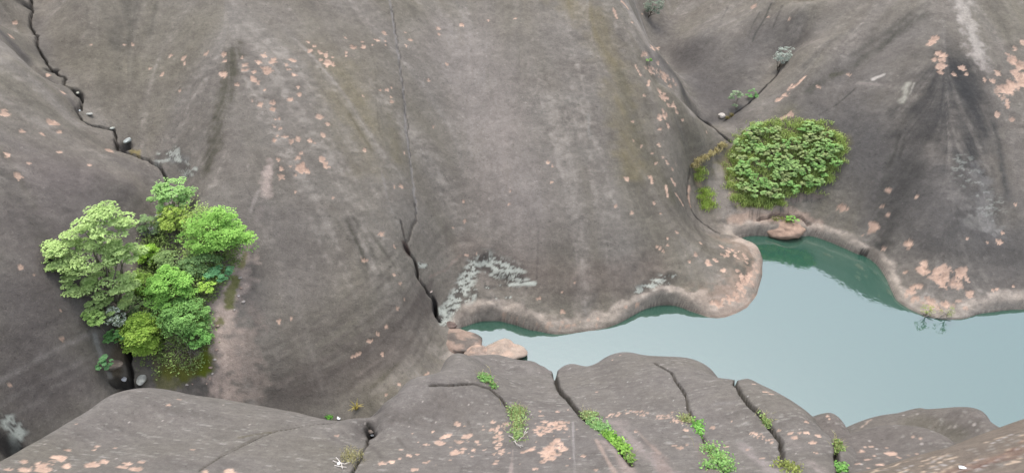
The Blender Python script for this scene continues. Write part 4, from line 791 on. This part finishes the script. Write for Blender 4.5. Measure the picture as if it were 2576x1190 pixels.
# side gully plants, greyish
shrub('grey_shrub', 'silvery grey shrub at the top of the thin crack in the far gully', 'shrub', (1952, 182), (1972, 144), (24, 30), 21, G(168,176,166), G(104,110,104), .13, 20, 45, .04, .6, bark=M_DARKBARK)
shrub('grey_shrub', 'grey-green upright shrub at the lower end of the thin crack', 'shrub', (1852, 275), (1851, 250), (14, 22), 22, G(146,168,128), G(92,112,84), .12, 14, 40, .03, .7)
shrub('leafy_shrub', 'small green shrub midway along the thin crack in the far gully', 'shrub', (1888, 250), (1892, 237), (13, 11), 23, G(116,172,96), G(72,124,60), .11, 10, 40, .02, .6)
shrub('grey_shrub', 'grey straggling shrub in the cleft high behind the middle dome', 'shrub', (1628, 45), (1646, 16), (22, 26), 24, G(140,154,136), G(84,98,84), .14, 20, 45, .04, .6, bark=M_DARKBARK)
shrub('leafy_shrub', 'tiny green plant on the peach-spotted shoulder of the middle dome', 'plant', (1634, 158), (1634, 153), (7, 6), 25, G(130,180,80), G(84,130,50), .10, 6, 20, .01, .6)
# waterside plants below the right rock
shrub('waterside_plant', 'yellow-green weed at the waterline beside driftwood under the peach patches', 'plant', (2332, 792), (2332, 780), (15, 12), 26, G(156,170,84), G(110,122,56), .06, 12, 30, .02, .6, jitter=.9)
shrub('waterside_plant', 'sparse grassy weed on the point past the end of the driftwood', 'plant', (2384, 796), (2384, 784), (15, 13), 27, G(150,158,96), G(104,110,60), .06, 10, 26, .02, .7, jitter=.9)
shrub('leafy_shrub', 'small green weed on top of the peach ledge by the inlet', 'plant', (1992, 556), (1992, 552), (14, 8), 28, G(140,196,82), G(90,140,50), .10, 8, 34, .02, .5)

# the knoll above the inlet: many low bushes and a mat of grass
KNOLL = [(1842,400),(1856,352),(1898,322),(1950,309),(2010,312),(2060,314),(2102,336),(2120,362),(2110,402),(2085,440),(2052,468),(2000,482),(1950,500),(1900,503),(1862,478),(1842,436)]
rg = np.random.default_rng(77)
kc = [((156,200,112), (112,160,76)), ((176,206,128), (132,168,88)), ((166,198,118), (122,158,82)), ((182,196,130), (138,152,90))]
spots = []
while len(spots) < 115:
    u, v = rg.uniform(1842, 2120), rg.uniform(308, 505)
    if in_poly(u, v, KNOLL) and all(math.hypot(u - a, (v - b) * 1.2) > 11 for a, b in spots): spots.append((u, v))
    if rg.random() < .0005: break
for i, (u, v) in enumerate(spots):
    lt, dk = kc[int(rg.integers(0, 4))]; r = rg.uniform(7, 15)
    shrub('knoll_bush', 'low green bush in the dense patch covering the knoll above the inlet', 'bush', (u, v + 3), (u, v - 1), (r * 1.05, r * rg.uniform(.4, .8)), 300 + i, G(*lt), G(*dk), .075, 9, 90, .012, .8, 'bushes covering the knoll', up=1.0, jitter=.85, hollow=.4, shell=.35, fine=.85)
def blades(name, pos, n, h, spread, light, dark, rg, parent=None, w=.02, lean=.5):
    V, F, T = [], [], []
    for i in range(n):
        p = np.asarray(pos[int(rg.integers(0, len(pos)))]) + np.r_[rg.normal(0, spread, 2), 0]; a = rg.uniform(0, 6.28); L = h * rg.uniform(.5, 1.15); d = np.array([math.cos(a), math.sin(a), 0]); s = np.array([-d[1], d[0], 0]) * w * .5
        k = len(V); ln = lean * rg.uniform(.3, 1.3); m = p + d * L * ln * .35 + [0, 0, L * .6]; t = p + d * L * ln + [0, 0, L * (.95 - .35 * ln)]
        V += [p - s, p + s, m + s * .8, m - s * .8, t + s * .15, t - s * .15]; F += [(k, k + 1, k + 2, k + 3), (k + 3, k + 2, k + 4, k + 5)]
        f = rg.random(); c = np.array(dark) + (np.array(light) - np.array(dark)) * f; T += [c] * 6
    o = mesh_obj(name, V, F, M_LEAF, parent, False, np.array(T)); o['kind'] = 'stuff'; return o
gp = [far.hit(*q) for q in [(rg.uniform(1838, 2122), rg.uniform(306, 512)) for _ in range(620)] if in_poly(q[0], q[1], KNOLL)]
gp += [far.hit(u + rg.normal(0, 9), v + rg.normal(0, 7)) for u, v in KNOLL + [((KNOLL[i][0] + KNOLL[i - 1][0]) / 2, (KNOLL[i][1] + KNOLL[i - 1][1]) / 2) for i in range(len(KNOLL))] for _ in range(5)]
gp += [far.hit(u + rg.normal(0, 6), v + rg.normal(0, 5)) for u, v in [(1850,500),(1870,510),(1900,512),(1930,515),(1960,508),(1845,470),(2040,478),(2080,455)] for _ in range(10)]
o = blades('ground_cover', gp, 19000, .30, .15, G(178,196,118), G(134,150,80), rg, None, .035, .6); o['kind'] = 'stuff'; o['label'] = 'olive grass mat under the bushes of the knoll'; o['category'] = 'grass'
def tuft(sh, name, label, cat, spots, n, h, light, dark, seed, spread=.08, w=.02, lean=.6, group=None):
    r = np.random.default_rng(seed); P = [sh.hit(*s) for s in spots]; P = [p for p in P if p is not None]; root = empty(name, P[0]); tag(root, label, cat, group)
    blades('blades', [p - P[0] for p in P], n, h, spread, light, dark, r, root, w, lean); return root
tuft(far, 'grass_patch', 'upper of two yellow-green grass patches in the bed of the side gully', 'grass', [(1758,425),(1764,435),(1752,440),(1758,450)], 700, .26, G(170,192,104), G(128,146,68), 401, .22, .03)
tuft(far, 'grass_patch', 'larger and lower of two yellow-green grass patches in the bed of the side gully', 'grass', [(1770,478),(1782,488),(1762,495),(1775,508),(1785,515),(1770,520)], 1500, .28, G(170,194,102), G(126,146,64), 402, .28, .03)
tuft(far, 'dry_grass', 'straw-coloured grass strip lining the head of the side gully', 'grass', [(1815,368),(1800,382),(1785,390),(1770,398),(1755,405),(1745,418)], 1200, .34, G(190,178,132), G(140,130,88), 403, .18, .03)
tuft(far, 'grass_patch', 'green grass patch on the flat top of the peach ledge by the inlet', 'grass', [(1950,552),(1965,550),(1980,556)], 240, .16, G(150,160,90), G(104,112,56), 404, .14, .03)
tuft(far, 'dry_plant', 'dry strap-leaved rosette growing from the dark channel behind the front ledge', 'plant', [(897,1030)], 16, .50, G(176,160,96), G(128,120,58), 405, .02, .05, 1.0)
tuft(far, 'green_plant', 'small green plant beside the white scrap in the dark channel', 'plant', [(828,1050)], 90, .16, G(120,180,80), G(76,126,46), 406, .08, .04)
tuft(far, 'dry_grass', 'tuft of tawny grass beside the white stone in the far gully', 'grass', [(1840,292),(1830,298)], 160, .22, G(160,148,100), G(110,102,64), 407, .1, .025)

# plants in the cracks of the front ledge
def crack_plant(label, spots, lt, dk, seed, n=260, leaf=.045, spread=.07, h=.10, name='crack_plant', cat='plant', grass=0, grp=None):
    r = np.random.default_rng(seed); P = [front.hit(*s) for s in spots]; P = [p for p in P if p is not None]; root = empty(name, P[0]); tag(root, label, cat, grp)
    Q = np.array([P[int(r.integers(0, len(P)))] - P[0] + np.r_[r.normal(0, spread, 2), 0] for _ in range(n)])
    rr = r.random(n); Q[:, 2] += rr * h - .01; f = np.clip(.5 + .3 * r.normal(size=(n, 1)), 0, 1); t = G(*dk) + (G(*lt) - G(*dk)) * f; t = t * .68 + .32 * t.mean(1, keepdims=True) * np.array([1.0, 1.1, .8])
    leaves('foliage', Q, np.array([0, -.25, .9]) + r.normal(0, .45, (n, 3)), leaf * (.6 + .8 * r.random(n)), t, root, r, .7)
    if grass: blades('stalks', [p - P[0] for p in P], grass, h * 2.0, spread * 1.2, G(176, 170, 120), G(126, 120, 76), r, root, .008, .6)
    return root
crack_plant('leafy green tuft where the ledge crack turns, upper of two', [(1212,950),(1222,958),(1230,955)], (134,188,92), (84,134,52), 501, 260, .05, .06, .12, grass=30)
crack_plant('small leafy green tuft just below the turn of the ledge crack', [(1238,968),(1243,974)], (124,176,84), (76,124,48), 502, 130, .045, .04, .08, grass=16)
crack_plant('long grassy green clump above the dead white branch', [(1292,1032),(1300,1045),(1305,1058),(1302,1072),(1300,1088),(1302,1102),(1310,1040)], (152,182,104), (104,134,64), 503, 900, .045, .08, .12, grass=160)
crack_plant('pale ferny clump at the upper end of the planted ledge crack', [(1470,1046),(1482,1054),(1492,1046)], (162,186,112), (112,138,70), 504, 320, .045, .06, .10, grass=60)
crack_plant('dense bluish green clump in the planted ledge crack', [(1492,1066),(1505,1076),(1515,1088),(1500,1078),(1522,1082)], (146,194,112), (98,148,70), 505, 800, .045, .08, .12, grass=40)
crack_plant('bright lime leafy clump below the bluish green clump', [(1526,1096),(1536,1104),(1545,1110)], (150,204,56), (92,148,26), 506, 380, .055, .06, .12)
crack_plant('lime leafy clump lower down the planted ledge crack beside pale rock', [(1555,1120),(1566,1126),(1574,1134)], (154,204,62), (96,150,30), 507, 360, .055, .06, .10)
crack_plant('small green clump at the bottom end of the planted ledge crack', [(1582,1148),(1590,1160)], (140,180,74), (86,130,40), 508, 180, .045, .045, .08, grass=20)
crack_plant('pale tuft where the long straight crack widens', [(1722,1054),(1732,1058)], (166,180,110), (116,130,70), 509, 160, .04, .06, .08, grass=60)
crack_plant('bright green leafy clump in the long straight crack', [(1745,1066),(1755,1074),(1758,1084),(1762,1094)], (136,204,76), (80,144,38), 510, 520, .05, .06, .11)
crack_plant('green spreading clump at the lower end of the long straight crack', [(1788,1132),(1800,1142),(1810,1155),(1822,1168),(1800,1168),(1830,1180),(1785,1175)], (142,194,94), (92,142,58), 511, 1000, .045, .09, .11, grass=60)
crack_plant('pale green clump in the crack near the rounded end of the ledge', [(1924,1058),(1932,1066)], (158,188,98), (106,136,62), 512, 240, .045, .06, .10, grass=40)
crack_plant('olive low plant in the foot of the crack by the pale washed rock', [(1968,1172),(1985,1178),(2000,1186)], (158,170,70), (106,116,40), 513, 320, .045, .08, .07, grass=30)
crack_plant('green grassy clump in the notch between ledge and knobs', [(2106,1122),(2108,1136)], (146,176,84), (98,128,52), 514, 260, .045, .05, .12, grass=50)
crack_plant('bright green clump low in the notch beside the knobs', [(2102,1176),(2112,1184),(2118,1178)], (138,200,88), (86,146,50), 515, 300, .05, .05, .10)
crack_plant('grey feathery dead grass beside the white litter', [(872,1150),(884,1146),(894,1155),(880,1160)], (156,150,118), (112,106,80), 516, 60, .03, .08, .08, 'dry_grass', 'grass', 240)
# ------------------------------------------------------------------ loose stones, ledges, driftwood and litter
def rock_obj(name, label, cat, sh, spot, pr, tone, seed, squash=.7, sink=.35, group=None, rough=.18, at=None, turn=0.0, elong=1.0, spall=0):
    """a weathered stone; pr = half width in frame px"""
    import bmesh
    r = np.random.default_rng(seed); p = sh.hit(*spot) if at is None else np.asarray(at); w = pr * np.linalg.norm(p - C0) / FOC
    bm = bmesh.new(); bmesh.ops.create_icosphere(bm, subdivisions=4, radius=1.0); V = np.array([v.co[:] for v in bm.verts])
    n = fbm(V[:, 0] * 1.3 + seed, V[:, 1] * 1.3 + V[:, 2] * 1.7, 3, seed) * 2 * rough + fbm(V[:, 0] * 5 + seed, V[:, 1] * 5 + V[:, 2] * 6, 3, seed + 5) * .35 * rough
    for _ in range(5):                                          # knock a few flats off
        d = r.normal(size=3); d /= np.linalg.norm(d); q = V @ d; c = r.uniform(.72, .9); m = q > c; V[m] -= np.outer(q[m] - c, d) * .8
    V = V * (1 + n)[:, None] * np.array([elong, .8, squash]) * w
    ca, sa = math.cos(turn), math.sin(turn); V = V @ np.array([[ca, sa, 0], [-sa, ca, 0], [0, 0, 1]])
    F = np.array([[v.index for v in f.verts] for f in bm.faces]); bm.free()
    pn = fbm(V[:, 0] / w * 3 + seed, (V[:, 1] + V[:, 2]) / w * 3, 4, seed + 3, .6)
    A = np.ones((len(V), 3)) * S(*tone) * (1 + .5 * fbm(V[:, 0] / w * 2.5, (V[:, 1] + V[:, 2]) / w * 2.5, 4, seed + 9))[:, None]
    if spall: A += (PEACH - A) * (sstep(.0, .06, pn) * spall)[:, None]
    o = mesh_obj(name, V, F, M_FRONT if sh is front else M_FAR, None, True)
    at_ = o.data.attributes.new('alb', 'FLOAT_COLOR', 'POINT'); at_.data.foreach_set('color', np.concatenate([A, np.ones((len(A), 1))], 1).astype(np.float32).ravel())
    o.location = Vector(p + np.array([0, 0, w * squash * (1 - 2 * sink)])); tag(o, label, cat, group); return o
rock_obj('boulder', 'rounded peach boulder half in the pool next to the front ledge', 'boulder', far, None, 50, (186, 168, 152), 31, .38, .3, at=Pz(1258, 894, .0), rough=.3, elong=1.15, spall=.5)
rock_obj('boulder', 'flat peach boulder wedged between the pool and the grey rock foot', 'boulder', far, None, 36, (172, 154, 140), 32, .45, .3, at=Pz(1200, 900, .1), rough=.28, elong=1.1, turn=.5, spall=.6)
rock_obj('rock_foot', 'long grey and peach rock arm closing the pool at the central crack', 'boulder', far, None, 60, (128, 119, 111), 33, .38, .4, at=Pz(1138, 862, .15), rough=.26, elong=1.25, turn=-.25, spall=.4)
rock_obj('stone', 'small brown stone jammed where the central crack meets the pool', 'stone', far, None, 20, (128, 112, 104), 34, .5, .3, at=Pz(1120, 822, .5), rough=.2, elong=1.5)
rock_obj('ledge_block', 'tan rock block with grass on top at the head of the inlet', 'boulder', far, None, 42, (186, 158, 138), 35, .5, .35, at=Pz(1970, 582, .15), rough=.24, elong=1.05, spall=.4)
rock_obj('white_stone', 'white loose stone in the bed of the far gully', 'stone', far, (1815, 295), 8, (236, 226, 214), 36, .8, .2, elong=1.1)
for i, (u, v, r, t, l) in enumerate([(225, 290, 12, (128, 128, 122), 'flat grey stone lying in the upper bend of the jagged crack'), (283, 325, 9, (134, 136, 128), 'pale grey stone at the sharp step of the jagged crack'),
    (322, 358, 17, (122, 126, 122), 'long grey slab of stone over the yellow earth in the jagged crack'), (196, 236, 9, (120, 120, 110), 'lichened stone standing in the middle of the jagged crack'),
    (200, 280, 6, (140, 146, 148), 'bluish small stone low in the middle of the jagged crack'), (382, 590, 26, (112, 114, 112), 'dark lichened boulder behind the small trees of the gully'), (400, 545, 16, (92, 94, 94), 'blackish boulder beside the small pale tree under the crack'),
    (358, 958, 18, (150, 150, 142), 'pale grey boulder at the mouth of the dark cleft'), (312, 955, 14, (176, 178, 172), 'whitish stone in the dark cleft at the gully foot'), (285, 925, 26, (98, 90, 82), 'brown boulder leaning on the wall above the dark cleft'),
    (1085, 735, 7, (120, 110, 104), 'stone caught in the lower part of the central crack')]):
    rock_obj('loose_stone', l, 'stone', far, (u, v), r * (.5 if r < 18 else .7), tuple(min(235, c * 1.5) for c in t), 60 + i, .5, .05, elong=1.3, turn=i * .7)
r_ = np.random.default_rng(9)
for i in range(14):
    u, v = [(530,925),(535,940),(528,952),(540,905),(548,820),(600,745),(606,725),(612,760),(520,965),(470,968),(545,880),(590,780),(484,966),(604,700)][i]
    rock_obj('rubble', 'pale chip of rubble on the bare strip beside the mossy thicket edge', 'stone', far, (u, v), r_.uniform(2.5, 4.5), (206, 196, 186) if i % 2 else (196, 172, 156), 90 + i, .6, .25, 'rubble chips on the bare strip', elong=1.2, turn=i)
rock_obj('stone', 'brown stone stuck in the gap between the two front rocks', 'stone', front, (933, 1088), 9, (150, 138, 128), 120, .7, .2, elong=1.3)
def sticks(name, label, cat, sh, list_, mat, seed, r0=.012, lift=.05, part='branch'):
    r = np.random.default_rng(seed); A = sh.hit(*list_[0][0]); root = empty(name, A); tag(root, label, cat)
    for P in list_:
        Q = [sh.hit(*p) for p in P]; L = []
        for k in range(len(Q) - 1): L += [(q, rr) for q, rr in bent(Q[k] - A + [0, 0, lift * (1 + k)], Q[k + 1] - A + [0, 0, lift * (2 + k)], r0 * (1 - .3 * k), r0 * (.7 - .3 * k), r, 4, .1)]
        tubes(part, [L], mat, root, 5)
    return root
M_DEAD = plain_mat('bleached_wood', S(222, 214, 204)); M_WHITE = plain_mat('white_plastic', S(240, 242, 240, .7), .4, .08, 20, .4)
sticks('dead_branch', 'bleached dead branch below the long grassy clump', 'branch', front, [[(1280,1098),(1292,1108),(1302,1116)], [(1326,1078),(1318,1096),(1304,1114)], [(1318,1096),(1328,1090)], [(1292,1112),(1300,1124),(1310,1132)], [(1300,1118),(1316,1126)]], M_DEAD, 601, .010, .03)
sticks('driftwood', 'thin grey driftwood sticks stranded at the waterline with weeds', 'driftwood', far, [[(2322,790),(2345,800)], [(2318,800),(2340,790),(2352,796)], [(2352,800),(2395,800)], [(2360,802),(2378,790)]], M_TWIG, 602, .03, .05)
for i, (u, v, w) in enumerate([(515, 745, 20), (470, 868, 34), (500, 880, 22), (520, 735, 16)]):
    r = np.random.default_rng(700 + i); A = far.hit(u, v); root = empty('bare_twigs', A); tag(root, ['bundle of grey bare twigs beside the lime sprigs', 'tangle of grey dead twigs above the moss at the thicket foot', 'grey dead twigs beside the green low shrub at the mossy foot', 'few grey twigs under the fern patch'][i], 'twigs')
    wm = w * np.linalg.norm(A - C0) / FOC
    tw = tubes('twigs', [bent(r.normal(0, .25, 3) * wm * [1, 1, 0], r.normal(0, .6, 3) * wm + [0, -.3 * wm, abs(r.normal(.7, .3)) * wm], .012, .004, r, 4, .2) for _ in range(34)], M_TWIG, root, 3); tw['kind'] = 'stuff'
sticks('bleached_sticks', 'white bleached sticks crossed on litter beside the dead grass', 'sticks', front, [[(838,1160),(868,1170),(882,1168)], [(846,1152),(862,1182)], [(842,1172),(872,1178)]], M_DEAD, 603, .011, .02)
import bmesh
def scrap(name, label, sh, spot, pr, seed, cat='litter'):
    r = np.random.default_rng(seed); p = sh.hit(*spot); w = pr * np.linalg.norm(p - C0) / FOC; n = 7
    V = [((i / (n - 1) - .5) * 2 * w, (j / (n - 1) - .5) * 1.4 * w, .35 * w * (fbm(np.array([i * .5 + seed]), np.array([j * .5]), 2, seed)[0] + .6)) for j in range(n) for i in range(n)]
    F = [(j * n + i, j * n + i + 1, (j + 1) * n + i + 1, (j + 1) * n + i) for j in range(n - 1) for i in range(n - 1) if (i, j) not in ((0, 0), (n - 2, 0), (0, n - 2))]
    o = mesh_obj(name, V, F, M_WHITE, None, True); o.location = Vector(p + [0, 0, .02]); o.rotation_euler = (.35, .1, r.uniform(0, 3)); so = o.modifiers.new('thickness', 'SOLIDIFY'); so.thickness = .01; tag(o, label, cat); return o
scrap('litter_scrap', 'crumpled white plastic scrap in the dark channel behind the ledge', far, (852, 1052), 5.5, 1)
scrap('litter_scrap', 'white round lid lying among the bleached sticks', front, (853, 1167), 4.5, 2)
scrap('litter_scrap', 'white plastic scrap wedged beside the stone between the two front rocks', front, (938, 1094), 6, 3)
scrap('litter_scrap', 'white paper-like scrap lying on the spall-streaked slab', k6, (2420, 1178), 7, 4)
print('DONE', round(time.time() - T0, 1), 'tris', sum(len(o.data.polygons) * 2 for o in col.objects if o.type == 'MESH'))
